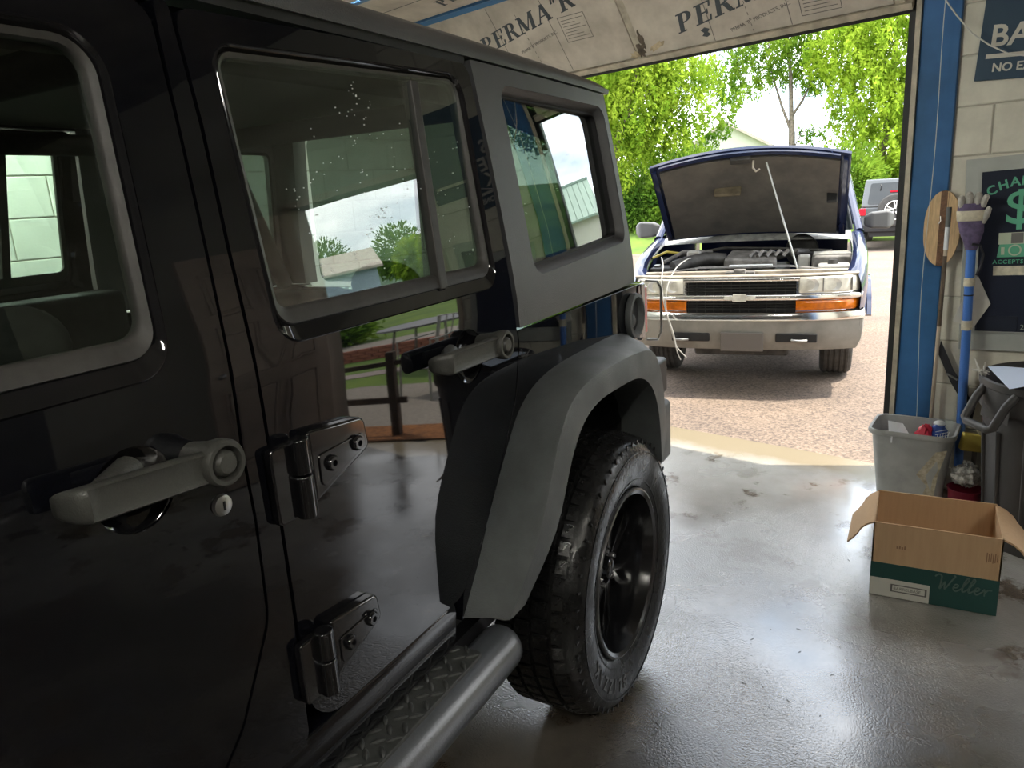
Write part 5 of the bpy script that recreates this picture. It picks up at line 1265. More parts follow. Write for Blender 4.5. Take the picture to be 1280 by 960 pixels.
tag(filler.obj('rubbish_bag', mat('dim_plastic_bag', (.20, .20, .19), .4), None, smooth=30, loc=(0.708, 1.845, 0.0), rot=(0, 0, math.radians(-7))), 'grey crumpled liner filling the waste bin beneath the packet', 'bag')

# blue pole with glove, tape, rag
pole = empty('blue_pole', (0.898, 1.945, 0), 0, 'bright blue long handle leaning upright against the block wall', 'pole')
pb, pt = Vector((0, 0, 0)), Vector((-.034, -.018, 1.215))
def pat(t): return pb + (pt - pb) * t
G().tube([pat(0), pat(.5), pat(1)], .0185, 16).obj('pole_tube', M_bluepole, pole)
for t0, t1 in ((.655, .69), (.815, .845)): G().tube([pat(t0), pat(t1)], .0215, 16).obj('tape_band', M_tape, pole)
G().tube([pat(.78), pat(.785)], .0192, 16).obj('pole_joint', M_dark, pole)
gl = empty('work_glove', tuple(Vector((0.898, 1.945, 0)) + pat(.97)), 0, 'purple work glove with grey fingertips pulled over the blue handle top', 'glove')
g = G(); rings = []
for z, a, b, ox in ((-.03, .022, .02, 0), (.0, .030, .022, 0), (.045, .045, .024, -.004), (.09, .049, .024, -.010), (.135, .050, .022, -.014), (.165, .047, .018, -.016)):
    rings.append([(ox + a * math.cos(2 * pi * k / 18), b * math.sin(2 * pi * k / 18) - .004, z) for k in range(18)])
g.loft(rings, caps=True); g.obj('glove_palm', M_glove, gl, smooth=60)
g = G(); rings = []
for z, a, b, ox in ((.092, .0515, .0265, -.010), (.098, .0535, .028, -.010), (.130, .054, .027, -.013), (.135, .0525, .0255, -.014)):
    rings.append([(ox + a * math.cos(2 * pi * k / 18), b * math.sin(2 * pi * k / 18) - .004, z) for k in range(18)])
g.loft(rings, caps=True); g.obj('tape_wrap', M_tape, gl, smooth=60)
for x0, dx, l, r_ in ((-.048, -.004, .030, .0135), (-.024, .000, .044, .0150), (.004, .006, .040, .0150), (.026, .012, .030, .0135)):
    G().tube([(x0, -.004, .150), (x0 + dx * .5, -.010, .165 + l * .5), (x0 + dx, -.022, .160 + l), (x0 + dx * 1.1, -.030, .156 + l)], [r_, r_ * 1.05, r_ * .9, r_ * .4], 10).obj('glove_finger', M_finger, gl, smooth=60)
G().tube([(.03, -.004, .085), (.044, -.012, .115), (.050, -.020, .142), (.048, -.022, .150)], [.014, .014, .011, .005], 10).obj('glove_thumb', M_finger, gl, smooth=60)
G().tube([(.0, -.026, -.005), (.03, -.02, -.012), (.046, -.015, -.05), (.040, -.014, -.105), (.028, -.014, -.14)], .0055, 8).obj('glove_strap', M_strap, gl)
rag = empty('grey_rag', tuple(Vector((0.898, 1.945, 0)) + pat(.745)), 0, 'stiff grey paper sheet taped behind the blue handle', 'sheet')
G().prism([(-.052, -.075), (.028, -.105), (.085, .005), (.030, .125), (.004, .105)], .016, .020, lambda x, z, h: (x, h, z)).obj('sheet', M_cloth, rag, smooth=0)

# striped oval board and worn stick
ob = bempty('striped_oval_board', .217, -.020, 1.237, 'striped oval wooden board in maple and walnut hung on the blue column', 'board')
oval = []
for k in range(48):
    a = 2 * pi * k / 48; ca, sa = math.cos(a), math.sin(a); oval.append((.072 * (abs(ca) ** 1.05) * (1 if ca >= 0 else -1), .165 * (abs(sa) ** .85) * (1 if sa >= 0 else -1)))
strips = [(-.08, -.052), (-.052, -.034), (-.034, -.020), (-.020, -.012), (-.012, .012), (.012, .020), (.020, .040), (.040, .080)]
def clip_x(poly, xa, xb):
    def cut(P, f):
        out = []
        for i in range(len(P)):
            a, b = P[i], P[(i + 1) % len(P)]; da, db = f(a), f(b)
            if da >= 0: out.append(a)
            if (da >= 0) != (db >= 0): t = da / (da - db); out.append((a[0] + (b[0] - a[0]) * t, a[1] + (b[1] - a[1]) * t))
        return out
    P = cut(poly, lambda p: p[0] - xa); return cut(P, lambda p: xb - p[0]) if P else P
for k, (a, b) in enumerate(strips):
    P = clip_x(oval, a, b)
    if len(P) > 2: G().prism(P, 0, -.016, lambda x, z, h: (x, h, z)).obj('wood_strip', M_wood2 if k in (4,) else M_wood1, ob, smooth=0)
for a, b in ((.012, .0145), (.0185, .020)): 
    G().prism(clip_x(oval, a, b), -.0155, -.0168, lambda x, z, h: (x, h, z)).obj('inlay_line', M_wood2, ob, smooth=0)
G().tube([(-.008, -.018, .055), (-.004, -.024, .035), (-.012, -.022, .022)], .0018, 6).obj('hook_tag', M_steel, ob)
sk = empty('wooden_stick', tuple(bw(.236, -.038, 0)), TH, 'worn wooden stick with a grey grip leaning beside the striped oval board', 'stick')
sb, st2 = Vector((0, 0, 0)), Vector((.004, .006, 1.33))
def sat(t): return sb + (st2 - sb) * t
G().tube([sat(0), sat(.86)], .0085, 10).obj('stick_shaft', M_stick, sk)
G().tube([sat(.86), sat(.945)], .0105, 12).obj('stick_sleeve', M_paperw, sk)
G().tube([sat(.935), sat(1.0)], .0115, 12).obj('stick_grip', mat('grey_grip', (.12, .13, .13), .6), sk)
G().tube([sat(.60), sat(.72), sat(.84)], .0092, 10).obj('tape_wrap', M_post, sk)

# change machine in its sheet-metal surround
cm_ = bempty('change_machine', .30, -.004, .78, 'dark navy coin change machine panel in a grey metal surround on wall', 'machine')
cm_.rotation_euler = (0, math.radians(-2.2), TH)
G().span((0.015, -.012, -.085), (.64, .004, .745)).obj('metal_surround', M_surround, cm_, smooth=0, bevel=.002)
pnl = G().span((.075, -.020, .0), (.60, -.010, .69)).obj('front_panel', M_panel, cm_, smooth=0, bevel=.003)
g = G()
for a, b in (((.073, -.002), (.078, .692)), ((.597, -.002), (.602, .692)), ((.073, .687), (.602, .692)), ((.073, -.002), (.602, .003))): g.span((a[0], -.023, a[1]), (b[0], -.018, b[1]))
g.obj('panel_trim', M_surround, cm_, smooth=0)
for k, ch in enumerate('CHANGE'):
    x_, a_ = .122 + .0385 * k, math.radians(24 - 9.6 * k)
    text(ch, .052, frame((x_, -.0208, .592 + .045 * math.cos((k - 2.5) / 2.5 * 1.2) - .016), (math.cos(a_), 0, math.sin(a_)), (-math.sin(a_), 0, math.cos(a_))), M_green, cm_, bold=.0012, align='CENTER')
text('$', .20, frame((.218, -.0208, .465), (1, 0, 0), (0, 0, 1)), M_green, cm_, bold=.0015, align='CENTER')
b1 = G().span((.150, -.0215, .380), (.282, -.020, .428)).obj('bill_picture', M_bill, cm_, smooth=0)
G().span((.195, -.0225, .383), (.238, -.0212, .426)).obj('bill_portrait', M_ink2, b1, smooth=0)
b2 = G().prism([(.146, .325), (.268, .325), (.272, .380), (.154, .380)], -.0213, -.0203, lambda x, z, h: (x, h, z)).obj('bill_picture', M_green, cm_, smooth=0)
G().lathe([(.024, 0), (.018, 0), (.018, .001), (.024, .001)], 'Y', 24, (.210, -.0225, .354), close=True).obj('bill_seal', M_bill, b2)
for x in (.167, .252): G().span((x - .006, -.0222, .336), (x + .006, -.0212, .368)).obj('bill_numeral', M_bill, b2, smooth=0)
text('ACCEPTS', .024, frame((.132, -.0208, .298), (1, 0, 0), (0, 0, 1)), M_green, cm_, bold=.0004, space=1.15)
G().span((.136, -.024, .248), (.268, -.019, .288)).obj('bill_slot_plate', M_tape, cm_, smooth=0, bevel=.001)
G().span((.085, -.0225, .005), (.235, -.0195, .072)).obj('return_tray', mat('tray_black', (.02, .023, .035), .25), cm_, smooth=0, bevel=.004)
text('24', .03, frame((.245, -.0208, .015), (1, 0, 0), (0, 0, 1)), M_bill, cm_)

# wall sign
sg = bempty('wall_sign', .287, -.002, 1.842, 'navy wall sign with cream capitals on the blocks above the change machine', 'sign')
sg.rotation_euler = (0, math.radians(3.5), TH)
G().span((0, -.008, 0), (.66, .0, .55)).obj('sign_board', M_signblue, sg, smooth=0, bevel=.001)
def st_(s, x, z, size, bold=.0022): text(s, size, frame((x, -.0086, z), (1, 0, 0), (0, 0, 1)), M_signtext, sg, bold=bold)
st_('THIS', .055, .325, .115); st_('USE', .148, .225, .115); st_('BACK', .036, .130, .115)
G().span((.030, -.0092, .083), (.63, -.0078, .100)).obj('sign_rule', M_signtext, sg, smooth=0)
st_('NO EXCEPTIONS', .058, .032, .045, .0012)

# trash can
tc = empty('trash_can', (1.205, 1.555, 0), 0, 'large round black trash can with molded handle at the right edge', 'bin')
prof = [(.0005, .0), (.222, .0), (.228, .012), (.262, .50), (.266, .50), (.272, .57), (.284, .57), (.289, .60), (.286, .655), (.292, .660), (.292, .685), (.284, .690), (.272, .684), (.268, .64), (.255, .50), (.215, .015), (.0005, .012)]
G().lathe(prof, 'Z', 56).obj('can_body', M_trash, tc, smooth=35)
for k in range(14):
    a = 2 * pi * k / 14 + .12
    g = G(); g.tube([(.229 * math.cos(a), .229 * math.sin(a), .03), (.263 * math.cos(a), .263 * math.sin(a), .49)], [.008, .011], 6); g.obj('can_rib', M_trash, tc, smooth=60)
for s in (1, -1):
    a = pi + .55 if s > 0 else .55
    ca, sa = math.cos(a), math.sin(a)
    def hp(r, t, z): return (r * ca - t * sa, r * sa + t * ca, z)
    g = G()
    g.tube([hp(.268, -.085, .655), hp(.30, -.083, .62), hp(.345, -.080, .535), hp(.350, -.06, .525), hp(.350, .06, .525), hp(.345, .080, .535), hp(.30, .083, .62), hp(.268, .085, .655)], .016, 10)
    g.add([hp(.275, -.075, .655), hp(.275, .075, .655), hp(.285, .075, .54), hp(.285, -.075, .54)], [(0, 1, 2, 3)])
    g.obj('can_handle', M_trash, tc, smooth=60)
sh = empty('blue_paper_sheet', (1.215, 1.50, .6945), .12, 'pale blue paper sheet lying across the black trash can rim', 'paper')
g = G(); g.loft([[(-.25 + .5 * i / 8, -.19 + .035 * math.sin(i * .8), .004 + .010 * math.sin(i * .9)) for i in range(9)], [(-.26 + .5 * i / 8, .13 + .02 * math.sin(i), .006 + .008 * math.cos(i * .7)) for i in range(9)]], closed=False); g.obj('sheet', M_paper, sh, smooth=60)
tw = empty('white_tuft', (.930, 1.53, .672), 0, 'frayed white string tuft on the trash can rim', 'string')
g = G()
for k in range(14):
    a = rc.uniform(-.8, .8); g.tube([(0, 0, 0), (rc.uniform(-.03, .01), rc.uniform(-.02, .03), .03), (rc.uniform(-.05, .02), rc.uniform(-.03, .04), rc.uniform(.02, .075))], .0022, 5)
g.obj('string_strands', M_cable, tw)

# clutter between pole and trash can
md = empty('maroon_tub', (.915, 1.735, 0), .2, 'small maroon tub on the floor between blue handle and trash can', 'tub')
G().lathe([(.0005, 0), (.055, 0), (.068, .12), (.072, .125), (.066, .125), (.052, .008), (.0005, .008)], 'Z', 28).obj('tub_body', M_maroon, md, smooth=40)
fm = G(); fm.ball((0, 0, .0), (.055, .05, .05), 18, 12); fm.v = [(x * (1 + .25 * rc.uniform(-1, 1)), y * (1 + .25 * rc.uniform(-1, 1)), z * (1 + .3 * rc.uniform(-1, 1))) for x, y, z in fm.v]
tag(fm.obj('crumpled_film', M_film, None, smooth=10, loc=(.915, 1.745, .185)), 'crumpled shiny clear film heaped on the maroon tub', 'film')
yt = empty('yellow_dustpan', (.945, 1.80, .30), .3, 'yellow plastic scoop wedged behind the blue handle', 'scoop')
G().loft([[(-.05, 0, .06), (.03, -.01, .05), (.03, .02, .05), (-.05, .03, .06)], [(-.06, -.005, -.02), (.055, -.02, -.03), (.055, .03, -.03), (-.06, .04, -.02)]], caps=True).obj('scoop_body', M_yellow, yt, smooth=0, bevel=.006)
G().tube([(.0, .0, .08), (.03, .0, .03), (.06, .0, -.03), (.075, .0, -.06)], .007, 8).obj('scoop_handle', M_tape, yt)
ys = empty('scoop_stand', (.945, 1.80, 0), .3, 'grey upright stub holding the yellow scoop beside the wall', 'stand')
G().tube([(0, 0.01, 0), (0, .01, .28)], .010, 10).obj('stand_tube', M_engine2, ys)
uc = empty('white_upright_board', (.985, 1.74, 0), 0, 'narrow pale upright strip leaning beside the black trash can', 'strip')
G().prism([(-.008, 0), (.008, 0), (.0, .545), (-.016, .545)], 0, .008, lambda x, z, h: (x, h, z)).obj('strip_board', M_surround, uc, smooth=0)
# black webbing strap on the wall
sp_ = bempty('black_strap', .245, -.02, .70, 'black webbing strap hanging diagonally on the wall behind the blue handle', 'strap')
g = G(); a_ = [(0, 0), (.035, -.075), (.06, -.13), (.085, -.17), (.12, -.23), (.16, -.30)]
g.loft([[(x - .004, -.004, z - .03), (x + .004, -.006, z + .03), (x + .004, -.001, z + .03), (x - .004, .001, z - .03)] for x, z in a_], caps=True); g.obj('strap_web', M_strap, sp_, smooth=30)
G().box((.062, -.008, -.133), (.052, .006, .008), R=Matrix.Rotation(.5, 3, 'Y')).obj('strap_buckle', M_steel, sp_, smooth=0)
# cables
cb = bempty('hanging_cord', .15, -.042, 0, 'thin white cord running down the face of the blue column', 'cord')
g = G(); g.tube([(.03 - .018 * math.sin(z * 1.2) + .006 * math.sin(z * 5), -.004, z) for z in [3.2 - .1 * k for k in range(32)]], .0018, 6); g.obj('cord', M_cable, cb)
cb2 = bempty('slack_cable', .05, -.05, 2.2, 'slack pale cable looping from the column top across the navy sign', 'cable')
g = G(); cpts = [(.02, .25), (.06, .10), (.10, .0), (.16, -.09), (.225, -.175), (.29, -.23), (.36, -.275), (.43, -.295), (.52, -.29), (.66, -.24)]
g.tube([(a, -.004, b) for a, b in cpts], .0030, 8); g.obj('cable', M_cable, cb2)
# electric box edge low on wall right
# floor twigs
g = G(); r5 = random.Random(5)
for k in range(34):
    x = r5.gauss(.36, .22); y = r5.gauss(.30, .35); a = r5.uniform(0, pi); l = r5.uniform(.003, .016)
    if x < .08: continue
    g.tube([(x, y, .0012), (x + l * math.cos(a), y + l * math.sin(a), .0014)], .0007, 4)
stuff(g.obj('floor_twigs', M_twig, None)); bpy.data.objects['floor_twigs']['label'] = 'scattered dark twigs and bits on the wet floor'

# fluorescent fixtures over the right bay, added fill lights over the left aisle
def fixture(u, v, z, label, rz=0.0, L_=1.25, tm=None):
    f = bempty('ceiling_light', u, v, z, label, 'light', rz=rz)
    G().prism([(-.07, .0), (.07, .0), (.05, .05), (-.05, .05)], -L_ / 2, L_ / 2, lambda x, z_, h: (x, h, z_)).obj('fixture_housing', M_fixture, f, smooth=0)
    for s in (-.035, .035): G().tube([(s, -L_ / 2 + .03, -.016), (s, L_ / 2 - .03, -.016)], .013, 10).obj('fluorescent_tube', tm or M_tubelight, f)
    for s in (-1, 1): G().tube([(0, s * L_ * .4, .05), (0, s * L_ * .4, ZC - z)], .004, 6).obj('hanging_wire', M_steel, f, smooth=0)
    return f
fixture(-2.7, -1.5, 2.7, 'added fill light hanging between the black SUV and the left wall', tm=M_filltube)  # this light and the next are added to brighten the left wall
fixture(-2.7, -3.4, 2.7, 'added fill light hanging farther back over the left aisle', tm=M_filltube)
fixture(2.9, -3.0, 2.9, 'hanging fluorescent light over the right bay near the walk-in door')
fixture(1.9, -5.0, 2.85, 'hanging fluorescent light over the right bay far behind the viewer')

# ================================================================== yard beyond the walk-in door
def ystrip(name, v0, v1, z0, m, u0=0.95, u1=16.0, n=8, wob=0.06):
    g = G(); ry = random.Random(hash(name) % 97 if False else len(name)); rings = []
    for i in range(n + 1):
        u = u0 + (u1 - u0) * i / n
        rings.append([tuple(bw(u, v0 + (ry.uniform(-wob, wob) if v0 > .3 else 0), z0)), tuple(bw(u, v1 + ry.uniform(-wob, wob), z0))])
    g.loft(rings, closed=False); return struct(g.obj(name, m, smooth=60))
ystrip('yard_ground', .2, 60, .0, M_grass, u1=70)
ystrip('mulch_bed_ground', .18, .56, .012, M_mulch)
ystrip('gravel_ground', .56, 1.95, .010, M_gravel)
ystrip('garden_path_ground', 2.72, 3.05, .008, M_rose, u1=30)
ystrip('street_ground', 4.75, 7.2, .006, M_gravel, u1=60)
bwall = bempty('garden_wall', 2.0, 4.35, 0, 'low red brick garden wall at the back of the side yard', 'wall')
bm_ = G().span((-.096, -.045, -.028), (.096, .045, .028)).mesh('brick', M_brick, 0)
for c_ in range(4):
    for k in range(24): link('brick', bm_, bwall, loc=(k * .204 + (.1 if c_ % 2 else 0) + r5.uniform(-.003, .003), r5.uniform(-.004, .004), .03 + .062 * c_))
fence = bempty('rail_fence', 1.66, .33, 0, 'dark weathered wooden post and rail fence outside the walk-in door', 'fence')
for k in range(3): G().span((k * 1.7 - .032, -.032, 0), (k * 1.7 + .032, .032, .72)).obj('fence_post', M_post, fence, smooth=0, bevel=.008)
for z in (.28, .60): G().span((-.1, -.012, z - .025), (3.6, .012, z + .025)).obj('fence_rail', M_post, fence, smooth=0, bevel=.006)
pt_ = bempty('patio_table', 2.45, 3.0, 0, 'round grey mesh patio table in the side yard', 'table')
G().lathe([(.0005, .70), (.55, .70), (.57, .69), (.57, .72), (.0005, .72)], 'Z', 40).obj('table_top', M_mesh, pt_, smooth=30)
for k in range(4):
    a = pi / 4 + pi / 2 * k; G().tube([(.40 * math.cos(a), .40 * math.sin(a), .70), (.48 * math.cos(a), .48 * math.sin(a), 0)], .016, 8).obj('leg', M_mesh, pt_)
ch_ = bempty('patio_chair', 1.85, 1.55, 0, 'pale metal patio chair on gravel outside the walk-in door', 'chair', rz=.5)
G().span((-.21, -.21, .42), (.21, .21, .44)).obj('seat', M_mesh, ch_, smooth=0, bevel=.008)
for k in range(5): G().tube([(-.18 + .09 * k, .21, .44), (-.18 + .09 * k, .27, .86)], .008, 6).obj('back_slat', M_surround, ch_)
G().tube([(-.21, .21, .44), (-.21, .275, .87), (.21, .275, .87), (.21, .21, .44)], .012, 8).obj('back_frame', M_surround, ch_)
for sx in (-.19, .19):
    for sy in (-.19, .19): G().tube([(sx, sy, .43), (sx * 1.1, sy * 1.12, 0)], .011, 8).obj('leg', M_surround, ch_)
for sx in (-.23, .23): G().tube([(sx, -.19, .43), (sx, -.20, .64), (sx, .22, .64)], .011, 8).obj('arm', M_surround, ch_)

# ================================================================== far scenery
def house(name, loc, rz, w, d, h, rise, wall_m, label, roof_m=None, win=True):
    e = empty(name, loc, rz, label, 'house')
    G().span((-w / 2, -d / 2, -1.5), (w / 2, d / 2, h)).obj('wall', wall_m, e, smooth=0)
    G().prism([(-w / 2, h), (w / 2, h), (0, h + rise)], -d / 2 + .01, d / 2 - .01, lambda x, z, q: (x, q, z)).obj('gable', wall_m, e, smooth=0)
    for s in (-1, 1):
        G().prism([(s * (w / 2 + .4), h - .4 * rise / (w / 2)), (0, h + rise), (0, h + rise + .18), (s * (w / 2 + .4), h + .18 - .4 * rise / (w / 2))], -d / 2 - .4, d / 2 + .4, lambda x, z, q: (x, q, z)).obj('roof', roof_m or M_roof, e, smooth=0)
    if win:
        for x in (-w * .28, 0, w * .28):
            f = G().span((x - .5, -d / 2 - .04, h * .45), (x + .5, -d / 2 + .02, h * .45 + 1.2)).obj('window', M_paperw, e, smooth=0)
            G().span((x - .42, -d / 2 - .06, h * .45 + .08), (x + .42, -d / 2 - .03, h * .45 + 1.12)).obj('pane', M_darkglass, f, smooth=0)
    return e
house('gabled_house', (-11.3, 51.5, 1.2), .18, 9.0, 9.0, 1.5, 2.55, M_siding, 'white gabled house far beyond the trees above the raised hood', win=False)
house('grey_house', tuple(bw(36, 50, 1.9)), -.5, 9, 12, 2.6, 1.7, M_housegrey, 'grey house on the far hillside, mirrored in the rear door window')
house('low_house', tuple(bw(26, 40, 1.3)), .75, 7, 9, 2.3, 1.4, M_housegrey, 'lower pale roofed house in front of the grey hillside house')
shed = empty('metal_shed', (13.0, 27.5, -.4), -.38, 'long metal shed with pale green ribbed roof beside the parking lot', 'shed')
G().span((-5, -2.5, 0), (5, 2.5, 3.7)).obj('wall', M_siding, shed, smooth=0)
M_greenroof = mat('pale_green_metal_roof', (0.24, 0.33, 0.27), 0.4)
for k in range(26): G().prism([(-2.9, 3.55), (-2.9, 3.65), (0.2, 5.6), (0.2, 5.5)], -5.2 + .4 * k, -5.2 + .4 * k + .37, lambda y, z, h: (h, y, z)).obj('roof_sheet', M_greenroof, shed, smooth=0)
G().prism([(2.9, 3.55), (2.9, 3.65), (0, 5.6), (0, 5.5)], -5.2, 5.2, lambda y, z, h: (h, y, z)).obj('roof_slope', M_greenroof, shed, smooth=0)
# hillside ground for the right
g = G(); rings = []
for i, (v, z) in enumerate(((12, -.1), (30, 1.0), (48, 1.8), (80, 2.6), (140, 4.5), (200, 12.0), (260, 17.0))):
    rings.append([tuple(bw(u, v + 4 * math.sin(u * .05), z + (2.5 * math.sin(u * .03 + i) if i > 4 else 0))) for u in (16, 22, 30, 45, 60, 90, 140, 200, 260)])
g.loft(rings, closed=False); struct(g.obj('hillside_ground', M_hill, smooth=60))

def leaves(pts, size, seed, droop=0.0):
    """pts (n,3) numpy; each leaf is one folded diamond"""
    rr = np.random.default_rng(seed); n = len(pts)
    d = rr.normal(size=(n, 3)); d[:, 2] -= droop; d /= np.linalg.norm(d, axis=1, keepdims=True)
    o = rr.normal(size=(n, 3)); o -= d * (o * d).sum(1, keepdims=True); o /= np.linalg.norm(o, axis=1, keepdims=True)
    s = size * rr.uniform(.65, 1.35, size=(n, 1))
    nn = np.cross(d, o) * .18
    V = np.stack([pts - d * s, pts + o * s * .42 + nn * s, pts + d * s, pts - o * s * .42 + nn * s], 1).reshape(-1, 3)
    return V
def leaf_obj(name, V, m, parent):
    n = len(V) // 4
    me = bpy.data.meshes.new(name); me.vertices.add(len(V)); me.vertices.foreach_set('co', V.astype(np.float32).ravel())
    me.loops.add(n * 4); me.loops.foreach_set('vertex_index', np.arange(n * 4, dtype=np.int32))
    me.polygons.add(n); me.polygons.foreach_set('loop_start', np.arange(0, n * 4, 4, dtype=np.int32))
    me.update(calc_edges=True); me.materials.append(m)
    o = bpy.data.objects.new(name, me); COL.objects.link(o); o.parent = parent; o['kind'] = 'stuff'
    return o
def tree(name, base, label, trunk, limbs, clusters, m, n, size, seed, strands=0.0, cat='tree', group=None):
    """clusters: (x, y, z, rx, ry, rz) relative to base"""
    e = empty(name, base, 0, label, cat, group)
    if trunk: G().tube(trunk[0], trunk[1], 10).obj('trunk', M_bark, e, smooth=60)
    for pts, r in limbs: G().tube(pts, [r * (1 - .7 * i / (len(pts) - 1)) for i in range(len(pts))], 7).obj('limb', M_bark, e, smooth=60)
    rr = np.random.default_rng(seed); vol = np.array([c[3] * c[4] * c[5] for c in clusters]) ** .75; P = []
    for c, w in zip(clusters, vol / vol.sum()):
        k = int(n * w)
        if strands > 0:
            ns = max(1, k // 26); d = rr.normal(size=(ns, 3)); d /= np.linalg.norm(d, axis=1, keepdims=True)
            st0 = d * (rr.uniform(.25, 1, size=(ns, 1)) ** .5) * np.array(c[3:6]) + np.array(c[:3])
            t = rr.uniform(0, 1, size=(ns, 26, 1)); ln = rr.uniform(.4, 1.0, size=(ns, 1, 1)) * strands
            sway = rr.normal(size=(ns, 1, 3)) * np.array([.35, .35, 0.0])
            q = st0[:, None, :] + t * ln * (np.array([0, 0, -1.0]) + sway) + rr.normal(size=(ns, 26, 3)) * .055
            P.append(q.reshape(-1, 3))
        else:
            d = rr.normal(size=(k, 3)); d /= np.linalg.norm(d, axis=1, keepdims=True)
            q = d * (rr.uniform(.1, 1, size=(k, 1)) ** .45) * np.array(c[3:6]) + np.array(c[:3]); q += rr.normal(size=q.shape) * .10
            P.append(q)
    leaf_obj('foliage', leaves(np.concatenate(P), size, seed, .9 if strands > 0 else 0), m, e)
    return e
# left drooping tree
tree('weeping_tree', (-8.9, 23.2, -.4), 'bright drooping tree left of the raised hood with dark leaning trunk',
     ([(0, 0, 0), (.05, -.2, 1.6), (.2, -.4, 3.2), (.55, .1, 4.8), (.9, .6, 6.5)], [.17, .15, .13, .10, .05]),
     [([(.2, -.4, 3.2), (-.6, -.6, 4.6), (-1.3, -.3, 5.8)], .08), ([(.4, -.1, 4.2), (1.2, .6, 5.2), (2.2, 1.0, 5.9)], .07)],
     [(0.9, .3, 5.2, 1.5, 1.3, 1.4), (1.9, 1.0, 5.9, 1.5, 1.2, 1.1), (1.7, .7, 4.0, 1.0, .9, 1.0), (-.8, -.3, 5.6, 1.6, 1.4, 1.5), (.3, .2, 7.2, 2.0, 1.8, 1.2), (.2, -.1, 3.6, .9, .8, 1.0)], M_leafa, 26000, .085, 21, strands=1.5)
# slim forked tree behind the hood
tree('forked_tree', (-3.85, 29.2, -.6), 'slim forked tree with open crown standing behind the raised hood',
     ([(0, 0, 0), (.0, 0, 2.0), (-.05, .1, 3.9), (-.1, .2, 4.4), (-.2, .4, 6.0), (-.42, .9, 7.4), (-.5, 1.1, 9.0)], [.15, .14, .12, .09, .07, .055, .03]),
     [([(-.05, .1, 3.9), (-.45, .2, 4.9), (-.85, .3, 6.1), (-1.1, .5, 7.6)], .065), ([(-.1, .2, 4.5), (.25, .5, 5.1), (.55, .8, 5.9), (.9, 1.0, 6.8)], .06), ([(0.02, .05, 3.3), (.3, .2, 3.9), (.75, .3, 4.1)], .03)],
     [(-2.6, -.7, 6.4, 1.0, .9, .7), (-1.6, .1, 6.5, 1.1, .9, .9), (-2.5, -2.0, 4.6, .75, .7, .7), (-3.0, -2.5, 4.2, .6, .6, .7), (-.3, .6, 6.9, 1.2, 1.0, .9), (.6, .9, 6.3, .9, .9, .8), (-1.1, .3, 8.0, 2.2, 1.5, 1.1), (.9, 1.0, 8.0, 1.6, 1.2, 1.0), (.6, .4, 4.0, .5, .5, .35), (-2.0, -1.2, 5.5, .6, .6, .5)], M_leafb, 15000, .080, 22, strands=.8)
# dense tree on the right
tree('leafy_tree', (-1.0, 28.8, -.75), 'dense yellow-green tree filling the right of the doorway opening',
     ([(0, 0, 0), (.1, .1, 2.2), (.35, .2, 3.6), (.5, .4, 5.2), (.5, .6, 8.0)], [.18, .15, .13, .10, .05]),
     [([(.1, .1, 2.2), (.6, .0, 3.2), (.9, -.2, 4.4)], .07), ([(.3, .2, 3.4), (-.6, .1, 4.6), (-1.2, .0, 6.0)], .06)],
     [(-.3, -.2, 5.2, 1.4, 1.2, 1.6), (-1.1, -.1, 6.9, 1.5, 1.3, 1.0), (.6, .2, 6.6, 1.6, 1.3, 1.6), (.4, -.2, 3.6, 1.3, 1.1, 1.3), (.1, .5, 8.4, 2.3, 1.8, 1.4), (1.9, .5, 5.5, 1.4, 1.3, 2.0), (1.6, .2, 3.0, 1.2, 1.2, 1.4)], M_leafy, 38000, .085, 23, strands=1.1)
# understorey shrubs and trees behind
def shrub(base, label, r, h, m, n, seed, size=.085):
    return tree('shrub', base, label, ([(0, 0, 0), (.05, 0, h * .5), (.0, .1, h * .8)], [.05, .04, .02]), [], [(0, 0, h * .5, r, r * .8, h * .5), (r * .5, 0, h * .35, r * .6, r * .6, h * .4), (-r * .5, .1, h * .4, r * .6, r * .6, h * .42)], m, n, size, seed, cat='shrub', group=None)
shrub((-6.3, 23.6, .0), 'deep green bushy shrub at the foot of the drooping tree', 1.5, 2.9, M_leafb, 11000, 31)
shrub((-8.1, 23.5, -.1), 'mid green shrub at far left by the SUV corner', 1.3, 2.2, M_leafc, 7000, 32)
shrub((-9.8, 26.5, .3), 'tall green shrub behind the drooping tree trunk', 2.0, 4.0, M_leafc, 10000, 33)
shrub((-1.7, 27.2, -.4), 'light green shrub under the dense right tree', 1.3, 3.2, M_leafb, 11000, 34)
shrub((.4, 29.6, -.5), 'deep green shrub behind the far grey SUV', 1.8, 3.4, M_leafb, 9000, 35)
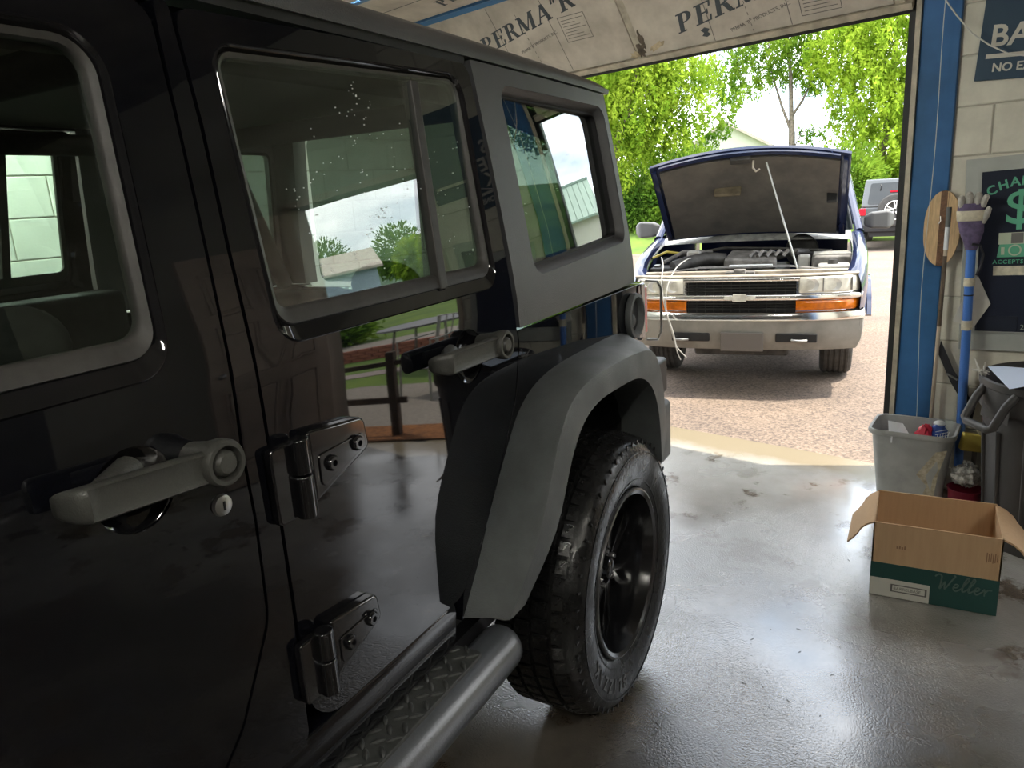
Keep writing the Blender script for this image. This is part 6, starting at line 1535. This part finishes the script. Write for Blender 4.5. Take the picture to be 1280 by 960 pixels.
shrub((2.6, 30.5, -.3), 'rounded green shrub farther right of the far grey SUV', 2.0, 4.0, M_leafc, 8000, 36)
tree('background_tree', (-13.5, 31, .6), 'mid green tree behind and left of the drooping tree', ([(0, 0, 0), (0, 0, 5)], [.2, .1]), [], [(0, 0, 5.5, 2.6, 2.2, 2.6), (1.8, 0, 4.2, 1.8, 1.6, 1.8), (2.6, 0, 6.3, 1.6, 1.6, 1.4), (-2, 0, 5, 2, 2, 2.2)], M_leafb, 14000, .12, 24)
tree('background_tree', (3.2, 34, -.2), 'tall mid green tree right of the dense yellow-green tree', ([(0, 0, 0), (0, 0, 5)], [.2, .1]), [], [(0, 0, 5.8, 2.6, 2.2, 3.0), (-2.0, 0, 4.4, 1.8, 1.6, 2.4), (2, 0, 5, 2, 2, 2.2)], M_leafa, 14000, .12, 25)
# trees by the hillside houses (mirrored in the door)
for k, (u, v, z, s, m) in enumerate(((46, 78, 2.4, 4.2, M_leafc), (36, 80, 2.4, 4.0, M_leafc), (25, 58, 2, 2.2, M_leafa), (18.5, 48, 1.8, 2.0, M_leafa), (58, 72, 2.4, 4.2, M_leafc), (25, 78, 2.5, 3.0, M_leafb))):
    b = bw(u, v, z)
    tree('hillside_tree', tuple(b), ['dark broad tree behind the grey hillside house', 'dark round tree left of the low house', 'bright round tree nearest the low house', 'smaller bright tree at the right of the hillside', 'dark tree at the far end of the hillside', 'mid green tree above the bright hillside trees'][k], ([(0, 0, -.5), (0, 0, s)], [.25, .12]), [], [(0, 0, s * 1.1, s, s * .9, s), (s * .6, 0, s * .8, s * .6, s * .6, s * .6), (-s * .6, 0, s * .85, s * .6, s * .6, s * .6)], m, 3500, .28, 40 + k)
for k, (u, v, w_) in enumerate(((9.0, 8.0, 1.3), (12.5, 8.6, 1.6), (6.5, 7.6, 1.0))):
    b = bw(u, v, 0); shrub(tuple(b), ['clipped hedge bush beyond the street', 'larger hedge bush farther along the street', 'small hedge bush nearest the garden wall'][k], w_, w_ * .9, M_leafb, 2500, 50 + k, .10)
